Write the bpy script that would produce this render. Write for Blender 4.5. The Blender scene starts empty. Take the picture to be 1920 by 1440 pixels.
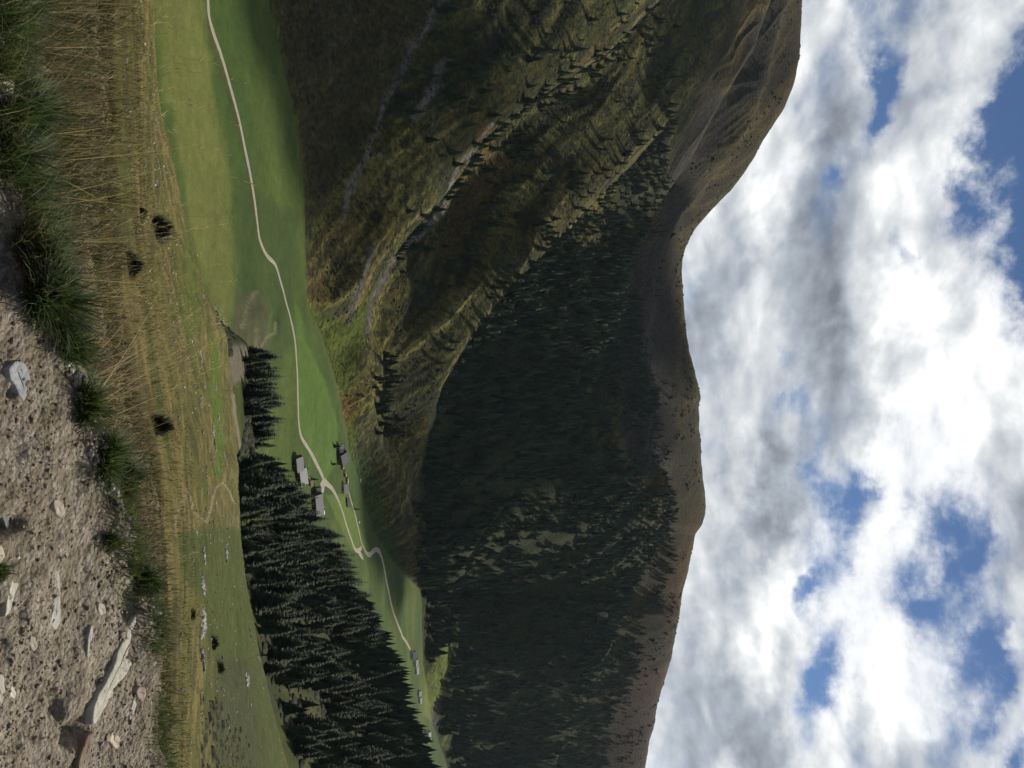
import bpy, math, random
import numpy as np
from mathutils import Matrix, Vector

rng = np.random.default_rng(7)
random.seed(7)
scene = bpy.context.scene
COL = scene.collection

# ------------------------------------------------------------------ camera
F = 1732.0            # focal length in units of the 1920 wide frame
HX = 1050.0           # where eye level falls along the frame's long side
PITCH = math.atan((HX - 960) / F)
cam_d = bpy.data.cameras.new('camera')
cam = bpy.data.objects.new('camera', cam_d)
COL.objects.link(cam)
cam_d.sensor_fit = 'HORIZONTAL'
cam_d.sensor_width = 36.0
cam_d.lens = 36.0 * F / 1920.0
cam_d.clip_start = 0.05
cam_d.clip_end = 40000
fwd = Vector((0, math.cos(PITCH), -math.sin(PITCH)))
upv = Vector((0, math.sin(PITCH), math.cos(PITCH)))
rgt = Vector((1, 0, 0))
# the photographer held the camera on its side: the frame's right is the world's up
m = Matrix((upv, -rgt, -fwd)).transposed().to_4x4()
cam.matrix_world = m
scene.camera = cam

# ------------------------------------------------------------------ light
SUN_AZ = math.radians(36.0)      # to the right of straight ahead
SUN_EL = math.radians(42.0)
sun_vec = Vector((math.sin(SUN_AZ) * math.cos(SUN_EL), math.cos(SUN_AZ) * math.cos(SUN_EL), math.sin(SUN_EL)))
sd = bpy.data.lights.new('sun', 'SUN')
sd.energy = 4.8
sd.angle = math.radians(0.5)
sd.color = (1.0, 0.92, 0.78)
sun = bpy.data.objects.new('sun', sd)
COL.objects.link(sun)
sun.rotation_euler = sun_vec.to_track_quat('Z', 'Y').to_euler()
scene.view_settings.view_transform = 'Standard'
scene.view_settings.look = 'None'
scene.view_settings.exposure = 0.0
scene.view_settings.gamma = 1.0
scene.cycles.max_bounces = 5
scene.cycles.diffuse_bounces = 2
scene.cycles.transparent_max_bounces = 6
scene.cycles.volume_bounces = 0
scene.cycles.use_adaptive_sampling = True


# unseen cloud meshes added to shade the marked ground: (mark x, mark y, profile line, radius, squash, distance towards the sun, seed)
SHADE_CLOUDS = [(930, 890, 'ribB', 260, .8, 4600, 3), (1220, 640, 'gulC', 300, .6, 4900, 4), (1020, 800, 'ribB', 140, .9, 4600, 8), (600, 60, 'foot2', 150, .8, 5200, 5), (1330, 130, 'ribB', 220, .6, 5000, 6)]

class NB:
    """small helper that writes node graphs"""
    def __init__(s, nt):
        s.nt = nt
    def new(s, t, **kw):
        n = s.nt.nodes.new(t)
        for k, v in kw.items():
            setattr(n, k, v)
        return n
    def put(s, sock, v):
        if isinstance(v, bpy.types.NodeSocket):
            s.nt.links.new(v, sock)
        elif v is not None:
            if isinstance(v, (tuple, list)) and len(v) == 3 and sock.type == 'RGBA':
                v = (*v, 1)
            sock.default_value = v
    def math(s, op, a, b=None, c=None, clamp=False):
        n = s.new('ShaderNodeMath', operation=op, use_clamp=clamp)
        s.put(n.inputs[0], a)
        if b is not None: s.put(n.inputs[1], b)
        if c is not None: s.put(n.inputs[2], c)
        return n.outputs[0]
    def vmath(s, op, a, b=None, out=0):
        n = s.new('ShaderNodeVectorMath', operation=op)
        s.put(n.inputs[0], a)
        if b is not None: s.put(n.inputs[3 if op == 'SCALE' else 1], b)
        return n.outputs[out]
    def comb(s, x, y, z):
        n = s.new('ShaderNodeCombineXYZ')
        s.put(n.inputs[0], x); s.put(n.inputs[1], y); s.put(n.inputs[2], z)
        return n.outputs[0]
    def noise(s, vec, scale, detail=4, rough=0.5, dist=0.0, dim='3D', lac=2.0):
        n = s.new('ShaderNodeTexNoise', noise_dimensions=dim)
        s.put(n.inputs['Vector'], vec)
        n.inputs['Scale'].default_value = scale
        n.inputs['Detail'].default_value = detail
        n.inputs['Roughness'].default_value = rough
        n.inputs['Distortion'].default_value = dist
        n.inputs['Lacunarity'].default_value = lac
        return n.outputs[0]
    def rng(s, v, a, b, c, d, smooth=False, clamp=True):
        n = s.new('ShaderNodeMapRange', clamp=clamp)
        if smooth: n.interpolation_type = 'SMOOTHSTEP'
        s.put(n.inputs[0], v)
        for i, q in enumerate((a, b, c, d)):
            s.put(n.inputs[i + 1], q)
        return n.outputs[0]
    def mix(s, f, a, b, blend='MIX'):
        n = s.new('ShaderNodeMix', data_type='RGBA', blend_type=blend)
        s.put(n.inputs[0], f); s.put(n.inputs[6], a); s.put(n.inputs[7], b)
        return n.outputs[2]


def px_dir(x, y):
    v = fwd + rgt * ((y - 720) / F) + upv * ((x - 960) / F)
    return v.normalized()

def px_angles(x, y):
    d = px_dir(x, y)
    return math.atan2(d.x, d.y), math.asin(d.z)

# ------------------------------------------------------------------ sky
world = bpy.data.worlds.new('World')
scene.world = world
world.use_nodes = True
world.cycles.sampling_method = 'MANUAL'
world.cycles.sample_map_resolution = 512
wt = world.node_tree
wt.nodes.clear()
w = NB(wt)
tc = w.new('ShaderNodeTexCoord')
dirv = tc.outputs['Generated']
sky = w.new('ShaderNodeTexSky', sky_type='NISHITA')
sky.sun_disc = False
sky.sun_elevation = SUN_EL
sky.sun_rotation = SUN_AZ
sky.altitude = 2000
sky.air_density = 1.0
sky.dust_density = 0.5
sky.ozone_density = 2.0
sep = w.new('ShaderNodeSeparateXYZ')
w.put(sep.inputs[0], dirv)
dx, dy, dz = sep.outputs
az = w.math('ARCTAN2', dx, dy)
el = w.math('ARCSINE', dz)
# cloud layer seen in perspective: position on a high deck
inv = w.math('DIVIDE', 1.0, w.math('ADD', w.math('MAXIMUM', dz, 0.0), 0.42))
cpx = w.math('MULTIPLY', dx, inv)
cpy = w.math('MULTIPLY', dy, inv)
cp = w.comb(cpx, w.math('MULTIPLY', cpy, 0.85), w.math('MULTIPLY', dz, 1.2))
warp = w.noise(cp, 1.6, 3, 0.55)
cpw = w.vmath('ADD', cp, w.vmath('SCALE', w.comb(warp, w.math('MULTIPLY', warp, 0.7), warp), 0.22))
sunp = (sun_vec.x / (sun_vec.z + .42), sun_vec.y / (sun_vec.z + .42) * .85)
offv = w.vmath('NORMALIZE', w.vmath('SUBTRACT', (sunp[0], sunp[1], 0.9), cp))
def puff(vec, detail):
    """fractal cloud thickness with rounded billows"""
    f_ = w.noise(vec, 2.6, detail, 0.56)
    vo = w.new('ShaderNodeTexVoronoi', feature='F1', voronoi_dimensions='2D')
    w.put(vo.inputs['Vector'], vec)
    vo.inputs['Scale'].default_value = 5.5
    vo.inputs['Detail'].default_value = min(detail, 3)
    vo.inputs['Roughness'].default_value = 0.55
    vo.normalize = True
    bl = w.math('MULTIPLY_ADD', vo.outputs['Distance'], -0.9, 0.80)
    return w.math('MULTIPLY_ADD', f_, 0.72, w.math('MULTIPLY', bl, 0.28))
n1 = puff(cpw, 11)
n2 = puff(w.vmath('ADD', cpw, w.vmath('SCALE', offv, 0.035)), 7)
n3 = puff(w.vmath('ADD', cpw, w.vmath('SCALE', offv, 0.12)), 3)

wa_ = w.math('SUBTRACT', w.noise(dirv, 5.0, 7, 0.6), 0.5)
wb_ = w.math('SUBTRACT', w.noise(w.vmath('ADD', dirv, (5.3, 1.7, 9.1)), 5.0, 7, 0.6), 0.5)
azw = w.math('MULTIPLY_ADD', wa_, 0.34, az)
elw = w.math('MULTIPLY_ADD', wb_, 0.22, el)

def lobe(x, y, lx, ly, rot, amp):
    """elliptical patch of sky (centre and half lengths in frame units, turned by rot degrees)"""
    a0, e0 = px_angles(x, y)
    ea = (az, el)
    da = w.math('SUBTRACT', azw, a0)
    de = w.math('SUBTRACT', elw, e0)
    c, s_ = math.cos(math.radians(rot)), math.sin(math.radians(rot))
    # rot 0: lx runs up the sky, ly along the skyline
    p = w.math('MULTIPLY_ADD', de, c * F / lx, w.math('MULTIPLY', da, s_ * F / lx))
    q = w.math('MULTIPLY_ADD', da, c * F / ly, w.math('MULTIPLY', de, -s_ * F / ly))
    r2 = w.math('MULTIPLY_ADD', p, p, w.math('MULTIPLY', q, q))
    return w.math('MULTIPLY', w.math('EXPONENT', w.math('MULTIPLY', r2, -1.0)), amp)

def total(lobes):
    t = None
    for l in lobes:
        o = lobe(*l)
        t = o if t is None else w.math('ADD', t, o)
    return t

# open blue (negative) and solid cloud (positive)
cover = total([
    (2010, 130, 90, 380, 0, -.90), (1975, 540, 50, 120, 0, -.55), (1790, 210, 60, 220, 0, .22),
    (1668, 110, 30, 100, 12, -.30), (1640, 190, 22, 70, 0, -.26), (1548, 375, 28, 60, 0, -.28), (1748, 90, 30, 60, 0, -.14),
    (1738, 470, 26, 90, 0, -.32), (1708, 300, 20, 70, 0, -.18),
    (1490, 740, 20, 70, 10, -.30), (1515, 850, 26, 70, 10, -.36), (1565, 930, 36, 75, 14, -.40), (1505, 1105, 24, 60, 14, -.38), (1545, 1270, 30, 100, 18, -.36), (1470, 640, 16, 50, 0, -.2),
    (1720, 1010, 40, 70, 10, -.38), (1765, 1120, 38, 90, 24, -.34), (1815, 1240, 32, 70, 22, -.38), (1885, 1390, 28, 70, 26, -.32),
    (1790, 120, 55, 140, 0, .22), (1810, 320, 50, 120, 0, .16), (1600, 150, 50, 160, 0, .1), (1660, 420, 70, 120, 0, .12),
    (1830, 700, 90, 260, 0, .16), (1600, 650, 110, 170, 0, .14), (1640, 960, 40, 160, 16, .10),
    (1440, 400, 90, 330, 0, .20), (1420, 1050, 70, 260, 0, .18), (1350, 1350, 110, 260, 0, .22),
    (1660, 1180, 60, 150, 18, .16), (1880, 1130, 60, 200, 14, .20), (1340, 700, 60, 260, 0, .16),
])
# grey undersides (positive) and lit faces (negative)
under = total([
    (1530, 240, 45, 170, 0, .26), (1560, 700, 70, 170, 6, .36), (1450, 950, 45, 110, 20, .48), (1420, 1330, 55, 170, 6, .46),
    (1330, 650, 50, 120, 0, .22), (1480, 470, 45, 120, 0, .24), (1880, 1080, 60, 110, 0, .26), (1680, 1400, 60, 90, 0, .22), (1860, 760, 40, 60, 0, .05),
    (1400, 60, 80, 130, 0, .10), (1900, 1430, 60, 80, 0, .2), (1240, 1330, 40, 200, 0, .25),
    (1850, 620, 70, 200, 0, -.25), (1680, 900, 70, 160, 10, -.28), (1430, 1140, 45, 130, 8, -.22), (1640, 1200, 60, 170, 18, -.26), (1790, 930, 60, 120, 0, -.2),
    (1310, 560, 30, 80, 0, -.15), (1800, 780, 70, 160, 0, -.2), (1750, 1250, 40, 120, 20, -.2),
])
dens = w.math('ADD', w.math('MULTIPLY_ADD', n1, 2.0, -0.33), cover)
# behind the viewer the sky is clearer
rear = w.rng(dy, -0.3, 0.35, -0.24, 0.0)
dens = w.math('ADD', dens, rear)
wisp = w.math('MULTIPLY', w.math('SUBTRACT', w.noise(cpw, 8.0, 7, 0.66), 0.5), 0.7)
alpha = w.rng(w.math('ADD', dens, wisp), 0.30, 0.78, 0.0, 1.0, True)
thick = w.rng(dens, 0.52, 0.85, 0.0, 1.0)
emb = w.math('SUBTRACT', n1, n2)              # >0 where the sunward side is thinner
emb3 = w.math('SUBTRACT', n1, n3)
lum = w.math('MULTIPLY_ADD', w.math('MULTIPLY', emb, w.rng(dz, 0.05, 0.4, 0.45, 1.0)), 3.6, 0.86)
lum = w.math('MULTIPLY_ADD', emb3, 1.5, lum)
lum = w.math('MULTIPLY_ADD', thick, -0.16, lum)
lum = w.math('MULTIPLY_ADD', under, -1.2, lum)
cosg = w.vmath('DOT_PRODUCT', dirv, tuple(sun_vec), out=1)
glow = w.rng(cosg, 0.4, 1.0, 0.0, 0.08)
lum = w.math('ADD', lum, glow)
lum = w.math('SUBTRACT', lum, w.rng(dy, 0.5, -0.2, 0.0, 0.60))
ccol = w.new('ShaderNodeValToRGB')
w.put(ccol.inputs[0], lum)
cr = ccol.color_ramp
cr.elements[0].position = 0.12; cr.elements[0].color = (0.20, 0.22, 0.26, 1)
cr.elements[1].position = 1.0; cr.elements[1].color = (1.05, 1.06, 1.06, 1)
e = cr.elements.new(0.5); e.color = (0.44, 0.485, 0.55, 1)
e = cr.elements.new(0.8); e.color = (0.76, 0.79, 0.81, 1)
skyc = w.vmath('SCALE', sky.outputs[0], 0.062)
skyc = w.mix(1.0, skyc, (0.80, 0.95, 1.12), 'MULTIPLY')
col = w.mix(alpha, skyc, ccol.outputs[0])
# pale band of far air low over the ridges
low = w.rng(el, 0.02, 0.16, 0.45, 0.0, True)
col = w.mix(low, col, (0.60, 0.68, 0.76))
bg = w.new('ShaderNodeBackground')
w.put(bg.inputs[0], col)
bg.inputs[1].default_value = 1.0
wo = w.new('ShaderNodeOutputWorld')
wt.links.new(bg.outputs[0], wo.inputs[0])

# ------------------------------------------------------------------ object helpers
def link(o):
    COL.objects.link(o)
    return o

def tag(o, label=None, cat=None, group=None, kind=None):
    if label: o['label'] = label
    if cat: o['category'] = cat
    if group: o['group'] = group
    if kind: o['kind'] = kind
    return o

def np_mesh(name, verts, faces, mat=None, parent=None, colors=None, smooth=True):
    """verts (n,3); faces = array (m,3) or (m,4) or a list of such arrays"""
    if not isinstance(faces, list): faces = [faces]
    faces = [np.asarray(f, dtype=np.int32) for f in faces if len(f)]
    me = bpy.data.meshes.new(name)
    v = np.asarray(verts, dtype=np.float32)
    me.vertices.add(len(v))
    me.vertices.foreach_set('co', v.ravel())
    nl = sum(f.size for f in faces)
    np_ = sum(len(f) for f in faces)
    me.loops.add(nl)
    me.polygons.add(np_)
    me.loops.foreach_set('vertex_index', np.concatenate([f.ravel() for f in faces]))
    tot = np.concatenate([np.full(len(f), f.shape[1], dtype=np.int32) for f in faces])
    st = np.concatenate([[0], np.cumsum(tot)[:-1]]).astype(np.int32)
    me.polygons.foreach_set('loop_start', st)
    me.polygons.foreach_set('use_smooth', np.full(np_, smooth))
    if colors is not None:
        a = me.attributes.new('Col', 'FLOAT_COLOR', 'POINT')
        c = np.ones((len(v), 4), dtype=np.float32)
        c[:, :3] = colors
        a.data.foreach_set('color', c.ravel())
    me.update(calc_edges=True)
    me.validate()
    if mat: me.materials.append(mat)
    o = bpy.data.objects.new(name, me)
    link(o)
    if parent: o.parent = parent
    return o

def new_mat(name):
    mt = bpy.data.materials.new(name)
    mt.use_nodes = True
    mt.node_tree.nodes.clear()
    b = NB(mt.node_tree)
    p = b.new('ShaderNodeBsdfPrincipled')
    o = b.new('ShaderNodeOutputMaterial')
    mt.node_tree.links.new(p.outputs[0], o.inputs[0])
    p.inputs['Specular IOR Level'].default_value = 0.2
    return mt, b, p

def bump(b, p, h, strength, dist):
    n = b.new('ShaderNodeBump')
    n.inputs['Strength'].default_value = strength
    n.inputs['Distance'].default_value = dist
    b.put(n.inputs['Height'], h)
    b.put(p.inputs['Normal'], n.outputs[0])

def attr(b, name='Col'):
    n = b.new('ShaderNodeAttribute', attribute_name=name)
    return n.outputs[0]

def pos(b):
    return b.new('ShaderNodeNewGeometry').outputs['Position']

def objco(b):
    return b.new('ShaderNodeTexCoord').outputs['Object']

def mat_attr(name, rough=0.9, scales=((1.0, 0.5),), bumps=None, spec=0.15, coat=False):
    """vertex coloured surface broken up by procedural noise; scales = (noise scale, strength)"""
    mt, b, p = new_mat(name)
    c = attr(b)
    P = pos(b)
    for sc, stg in scales:
        nz = b.noise(P, sc, 6, 0.62)
        f = b.rng(nz, 0.32, 0.68, 1 - stg, 1 + stg)
        c = b.mix(1.0, c, b.comb(f, f, f), 'MULTIPLY')
    b.put(p.inputs['Base Color'], c)
    p.inputs['Roughness'].default_value = rough
    p.inputs['Specular IOR Level'].default_value = spec
    if bumps:
        sc, stg, dist = bumps
        bump(b, p, b.noise(P, sc, 8, 0.65), stg, dist)
    return mt

# ------------------------------------------------------------------ numpy noise
def _hash(ix, iy, seed):
    h = (ix.astype(np.int64) * 374761393 + iy.astype(np.int64) * 668265263 + seed * 1442695041) & 0xFFFFFFFF
    h = ((h ^ (h >> 13)) * 1274126177) & 0xFFFFFFFF
    h = h ^ (h >> 16)
    return (h & 0xFFFF).astype(np.float64) / 65535.0

def vnoise(x, y, seed=0):
    x = np.asarray(x, dtype=np.float64); y = np.asarray(y, dtype=np.float64)
    ix = np.floor(x); iy = np.floor(y)
    fx = x - ix; fy = y - iy
    fx = fx * fx * fx * (fx * (fx * 6 - 15) + 10); fy = fy * fy * fy * (fy * (fy * 6 - 15) + 10)
    a = _hash(ix, iy, seed); b = _hash(ix + 1, iy, seed); c = _hash(ix, iy + 1, seed); d = _hash(ix + 1, iy + 1, seed)
    return (a + (b - a) * fx) * (1 - fy) + (c + (d - c) * fx) * fy

def fbm(x, y, o=5, seed=0, rough=0.5):
    t = 0; a = 1; s = 0
    x = np.asarray(x, dtype=np.float64); y = np.asarray(y, dtype=np.float64)
    for i in range(o):
        t = t + a * (vnoise(x, y, seed + i * 17) * 2 - 1); s += a
        x, y = (x * 1.6 - y * 1.2) + 3.1, (x * 1.2 + y * 1.6) + 7.7
        a *= rough
    return t / s

def ridged(x, y, o=4, seed=0):
    t = 0; a = 1; s = 0
    x = np.asarray(x, dtype=np.float64); y = np.asarray(y, dtype=np.float64)
    for i in range(o):
        t = t + a * (1 - np.abs(vnoise(x, y, seed + i * 13) * 2 - 1) * 2); s += a
        x = x * 2.03 + 5.2; y = y * 2.03 + 1.3
        a *= 0.5
    return t / s

def sstep(a, b, x):
    t = np.clip((x - a) / (b - a), 0, 1)
    return t * t * (3 - 2 * t)

# ------------------------------------------------------------------ terrain from surveyed profile lines
SP, CP = math.sin(PITCH), math.cos(PITCH)
def tanx(x):
    v = (np.asarray(x, dtype=np.float64) - 960) / F
    return (-SP + v * CP) / (CP + v * SP)

def horiz(y, x):
    """X per metre of ground range for a frame position"""
    v = (np.asarray(x, dtype=np.float64) - 960) / F
    return (np.asarray(y, dtype=np.float64) - 720) / F / (CP + v * SP)

inner = np.arange(-160, 1601, 2.0)
outl = -160 - np.cumsum(np.linspace(4, 60, 40))[::-1]
outr = 1600 + np.cumsum(np.linspace(4, 60, 40))
YC = np.concatenate([outl, inner, outr])         # bearings of the columns
UC = (YC - 720) / F
NC = len(YC)

def line(knots, smooth=9):
    """knots: (bearing, height mark x or None, range D, z or None) -> D(col), z(col)"""
    ks = sorted(knots, key=lambda k: k[0])
    yk = [k[0] for k in ks]
    D = [k[2] for k in ks]
    z = [k[3] if len(k) > 3 else float(tanx(k[1])) * k[2] for k in ks]
    # interpolate the sight-line slope rather than z so that crest lines pass through the marks
    t = [zz / d for zz, d in zip(z, D)]
    Dc = np.interp(YC, yk, D); tcx = np.interp(YC, yk, t)
    if smooth > 1:
        k = np.hanning(smooth + 2)[1:-1]; k /= k.sum()
        pad = smooth // 2
        Dc = np.convolve(np.pad(Dc, pad, 'edge'), k, 'valid')[:NC]
        tcx = np.convolve(np.pad(tcx, pad, 'edge'), k, 'valid')[:NC]
    return Dc, Dc * tcx

L = {}
def off(name, dD, dz):
    D, z = L[name]
    D2 = D + np.interp(YC, *zip(*dD)); z2 = z + np.interp(YC, *zip(*dz))
    return D2, z2
L['r12'] = line([(0, 205, 12), (400, 207, 12), (700, 240, 12), (900, 293, 12), (1100, 308, 12), (1440, 314, 12)], 81)
L['r60'] = line([(0, 258, 60), (400, 272, 60), (700, 320, 60), (900, 352, 60), (1100, 362, 60), (1440, 362, 60)], 81)
L['r150'] = line([(0, 275, 150), (400, 312, 150), (700, 375, 150), (900, 400, 150), (1100, 415, 150), (1440, 440, 150)], 61)
BROW = [(-200, 278, 240), (0, 281, 250), (100, 285, 250), (200, 292, 250), (330, 326, 255), (400, 345, 260), (470, 361, 270), (540, 375, 285),
        (580, 400, 300), (620, 423, 310), (680, 429, 325), (760, 439, 335), (850, 444, 340), (900, 441, 340), (1000, 449, 335),
        (1100, 462, 325), (1200, 480, 315), (1300, 502, 305), (1400, 527, 300), (1440, 537, 300), (1600, 570, 300)]
L['brow'] = line(BROW, 13)
L['gully'] = line([(0, 0, 330, -160), (500, 0, 340, -155), (570, 0, 345, -141), (610, 0, 350, -130), (640, 440, 350), (700, 442, 352), (850, 450, 360), (880, 0, 375, -138), (960, 0, 385, -140), (1100, 0, 375, -128),
                   (1250, 0, 365, -122), (1440, 0, 350, -112)], 31)
L['spur'] = line([(0, 0, 390, -182), (500, 0, 400, -182), (610, 0, 425, -160), (640, 468, 420), (700, 466, 425), (780, 470, 430), (850, 476, 440), (900, 505, 460), (960, 540, 500), (1070, 622, 580), (1130, 655, 620),
                  (1250, 712, 720), (1340, 742, 790), (1440, 790, 880), (1600, 850, 980)], 31)
L['foot1'] = line([(0, 0, 425, -200), (400, 0, 435, -200), (500, 0, 450, -200), (640, 0, 500, -199), (850, 0, 560, -200), (960, 0, 640, -201), (1070, 0, 760, -203),
                   (1250, 0, 980, -206), (1440, 0, 1200, -210)], 41)
L['floor'] = line([(0, 0, 540, -200), (400, 0, 590, -200), (700, 0, 650, -200), (850, 0, 700, -201), (960, 0, 800, -202), (1070, 0, 950, -204), (1250, 0, 1180, -207), (1440, 0, 1420, -211)], 41)
L['foot2'] = line([(-200, 500, 630), (0, 505, 636), (120, 535, 665), (230, 558, 700), (350, 570, 718), (450, 573, 726), (560, 575, 728), (600, 592, 750), (640, 608, 775), (700, 625, 810),
                   (760, 640, 845), (850, 655, 875), (900, 672, 925), (1000, 700, 1010), (1060, 740, 1150), (1110, 790, 1370), (1250, 793, 1390), (1340, 806, 1490), (1440, 838, 1700)], 15)
L['ribA'] = line([(-200, 1400, 1250), (0, 1238, 1150), (100, 1142, 1080), (200, 985, 975), (260, 905, 930), (320, 868, 915), (380, 822, 890), (440, 765, 860), (500, 722, 840), (560, 695, 832), (620, 682, 835),
                  (700, 690, 860), (760, 700, 890), (900, 738, 985), (1000, 765, 1090), (1060, 785, 1220), (1110, 803, 1430), (1250, 812, 1460), (1440, 862, 1800)], 9)
L['gulA'] = off('ribA', [(0, 50), (1440, 45)], [(0, -3), (200, -7), (440, -11), (560, -6), (700, 0), (1440, 3)])
L['ribB'] = line([(-200, 1440, 1650), (0, 1395, 1560), (100, 1365, 1520), (200, 1290, 1430), (300, 1190, 1330), (400, 1090, 1220), (470, 1025, 1130), (540, 955, 1045), (600, 905, 1010), (660, 865, 990), (720, 832, 985),
                  (780, 806, 1005), (900, 780, 1090), (1000, 790, 1200), (1060, 798, 1330), (1110, 812, 1500), (1250, 822, 1530), (1440, 875, 1880)], 9)
L['gulB'] = off('ribB', [(0, 60), (1440, 45)], [(0, -5), (300, -10), (540, -22), (660, -24), (780, -18), (900, -2), (1440, 2)])
L['ribC'] = line([(-200, 1470, 1850), (0, 1445, 1780), (100, 1410, 1750), (200, 1348, 1700), (300, 1295, 1680), (400, 1225, 1640), (480, 1168, 1560), (560, 1155, 1490), (620, 1140, 1440), (680, 1112, 1420), (740, 1085, 1400),
                  (800, 1060, 1385), (850, 1025, 1375), (900, 985, 1370), (1000, 905, 1380), (1060, 870, 1460), (1110, 845, 1580), (1250, 845, 1610), (1440, 900, 1960)], 9)
L['gulC'] = off('ribC', [(0, 60), (1440, 45)], [(0, -3), (400, -8), (620, -25), (850, -20), (1000, -10), (1440, 5)])
SKY = [(-200, 1508, 2150), (0, 1502, 2080), (60, 1500, 2074), (120, 1497, 2068), (170, 1487, 2063), (210, 1470, 2061), (270, 1430, 2067), (300, 1413, 2070), (330, 1394, 2073), (360, 1372, 2076), (380, 1350, 2078), (400, 1330, 2080),
       (430, 1304, 2082), (450, 1291, 2084), (470, 1283, 2085), (490, 1279, 2087), (520, 1278, 2090), (600, 1284, 2094), (660, 1292, 2097), (700, 1303, 2100), (735, 1311, 2103), (745, 1313, 2104), (760, 1309, 2106), (800, 1310, 2110), (860, 1314, 2130), (890, 1317, 2140), (920, 1322, 2150),
       (960, 1322, 2160), (980, 1317, 2160), (1000, 1303, 2170), (1030, 1297, 2180), (1060, 1291, 2190), (1110, 1279, 2210), (1150, 1273, 2180), (1180, 1267, 2190), (1230, 1259, 2250), (1260, 1250, 2290),
       (1290, 1240, 2330), (1320, 1232, 2360), (1350, 1228, 2390), (1380, 1219, 2420), (1410, 1213, 2460), (1440, 1208, 2500), (1600, 1170, 2600)]
# a rib line high on the far right face (grassy crest with wooded hollow behind)
L['ribD'] = line([(-200, 1490, 1980), (0, 1478, 1930), (200, 1420, 1900), (300, 1370, 1900), (400, 1278, 1900), (500, 1232, 1870), (620, 1220, 1820), (740, 1215, 1790), (850, 1225, 1790), (940, 1262, 1900), (1000, 1237, 1930), (1060, 1205, 1930),
                  (1110, 1178, 1920), (1170, 1150, 1920), (1230, 1130, 1930), (1300, 1095, 1980), (1370, 1062, 2060), (1440, 1035, 2130), (1600, 990, 2200)], 9)
L['gulD'] = off('ribD', [(0, 15), (700, 40), (950, 45), (1440, 60)], [(0, 4), (600, 0), (850, -6), (1000, -20), (1440, -24)])
L['skyline'] = line(SKY, 3)
L['back'] = off('skyline', [(0, 350), (1440, 500)], [(0, -160), (1440, -200)])
L['far'] = (np.full(NC, 4800.0), np.full(NC, -380.0))

ORDER = [('r12', 34), ('r60', 40), ('r150', 60), ('brow', 12), ('gully', 40), ('spur', 14), ('foot1', 34), ('floor', 60), ('foot2', 100),
         ('ribA', 8), ('gulA', 120), ('ribB', 10), ('gulB', 130), ('ribC', 10), ('gulC', 90), ('ribD', 10), ('gulD', 90), ('skyline', 12), ('back', 6), ('far', 0)]
KD = np.stack([L[n][0] for n, _ in ORDER]); KZ = np.stack([L[n][1] for n, _ in ORDER])
for k in range(1, len(KD)):      # keep ranges increasing
    KD[k] = np.maximum(KD[k], KD[k - 1] + 6)

def pchip_slopes(D, Z):
    h = np.diff(D, axis=0); d = np.diff(Z, axis=0) / h
    mm = np.zeros_like(Z)
    w1 = 2 * h[1:] + h[:-1]; w2 = h[1:] + 2 * h[:-1]
    ok = d[1:] * d[:-1] > 0
    with np.errstate(divide='ignore', invalid='ignore'):
        v = (w1 + w2) / (w1 / d[:-1] + w2 / d[1:])
    mm[1:-1] = np.where(ok, v, 0)
    mm[0] = d[0]; mm[-1] = d[-1]
    return mm

MS = pchip_slopes(KD, KZ)
rowsD, rowsZ, rowtag = [], [], []
for k, (nm, n) in enumerate(ORDER[:-1]):
    h = KD[k + 1] - KD[k]
    geo = nm in ('r12', 'r60', 'r150')
    for i in range(n):
        t = i / n
        if geo:
            Dn = KD[k] * (KD[k + 1] / KD[k]) ** t; t = (Dn - KD[k]) / h
        else:
            Dn = KD[k] + h * t
        z = (2 * t**3 - 3 * t**2 + 1) * KZ[k] + (t**3 - 2 * t**2 + t) * h * MS[k] + (-2 * t**3 + 3 * t**2) * KZ[k + 1] + (t**3 - t**2) * h * MS[k + 1]
        rowsD.append(Dn); rowsZ.append(z); rowtag.append(k + i / n)
rowsD.append(KD[-1]); rowsZ.append(KZ[-1]); rowtag.append(len(ORDER) - 1)
rowsD.insert(0, KD[0] - .6); rowsZ.insert(0, KZ[0] + .6 * .43 - .06); rowtag.insert(0, 0.0)
GD = np.stack(rowsD); GZ = np.stack(rowsZ); GT = np.array(rowtag)[:, None] * np.ones((1, NC))
GX = GD * UC[None, :]
IDX = {n: i for i, (n, _) in enumerate(ORDER)}
# relief: cattle terraces on the pasture, ribs and gullies on the faces
pm = 1 - sstep(IDX['brow'] - .3, IDX['brow'] + .2, GT)                       # pasture
pm = pm * sstep(0, 0.5, GT)
terr = fbm(GX / 9, GD / 16, 4, 5) * 0.8 + fbm(GX / 2.5, GD / 5.0, 3, 9) * 0.2
GZ = GZ + pm * terr * np.clip(GD / 90, 0.15, 1.0)
sm = sstep(IDX['gully'], IDX['gully'] + .5, GT) * (1 - sstep(IDX['foot1'] - .5, IDX['foot1'], GT))
GZ = GZ + sm * (fbm(GX / 40, GD / 40, 4, 21) * 5 + fbm(GX / 12, GD / 12, 3, 23) * 1.2) * (0.3 + 0.7 * sstep(860, 1000, YC)[None, :])
fm = sstep(IDX['foot1'], IDX['foot1'] + .6, GT) * (1 - sstep(IDX['foot2'] - .12, IDX['foot2'] + .1, GT))
GZ = GZ + fm * (fbm(GX / 160 + 5, GD / 90, 3, 31) * 3.0 + fbm(GX / 18, GD / 18, 3, 33) * 0.12)
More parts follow.
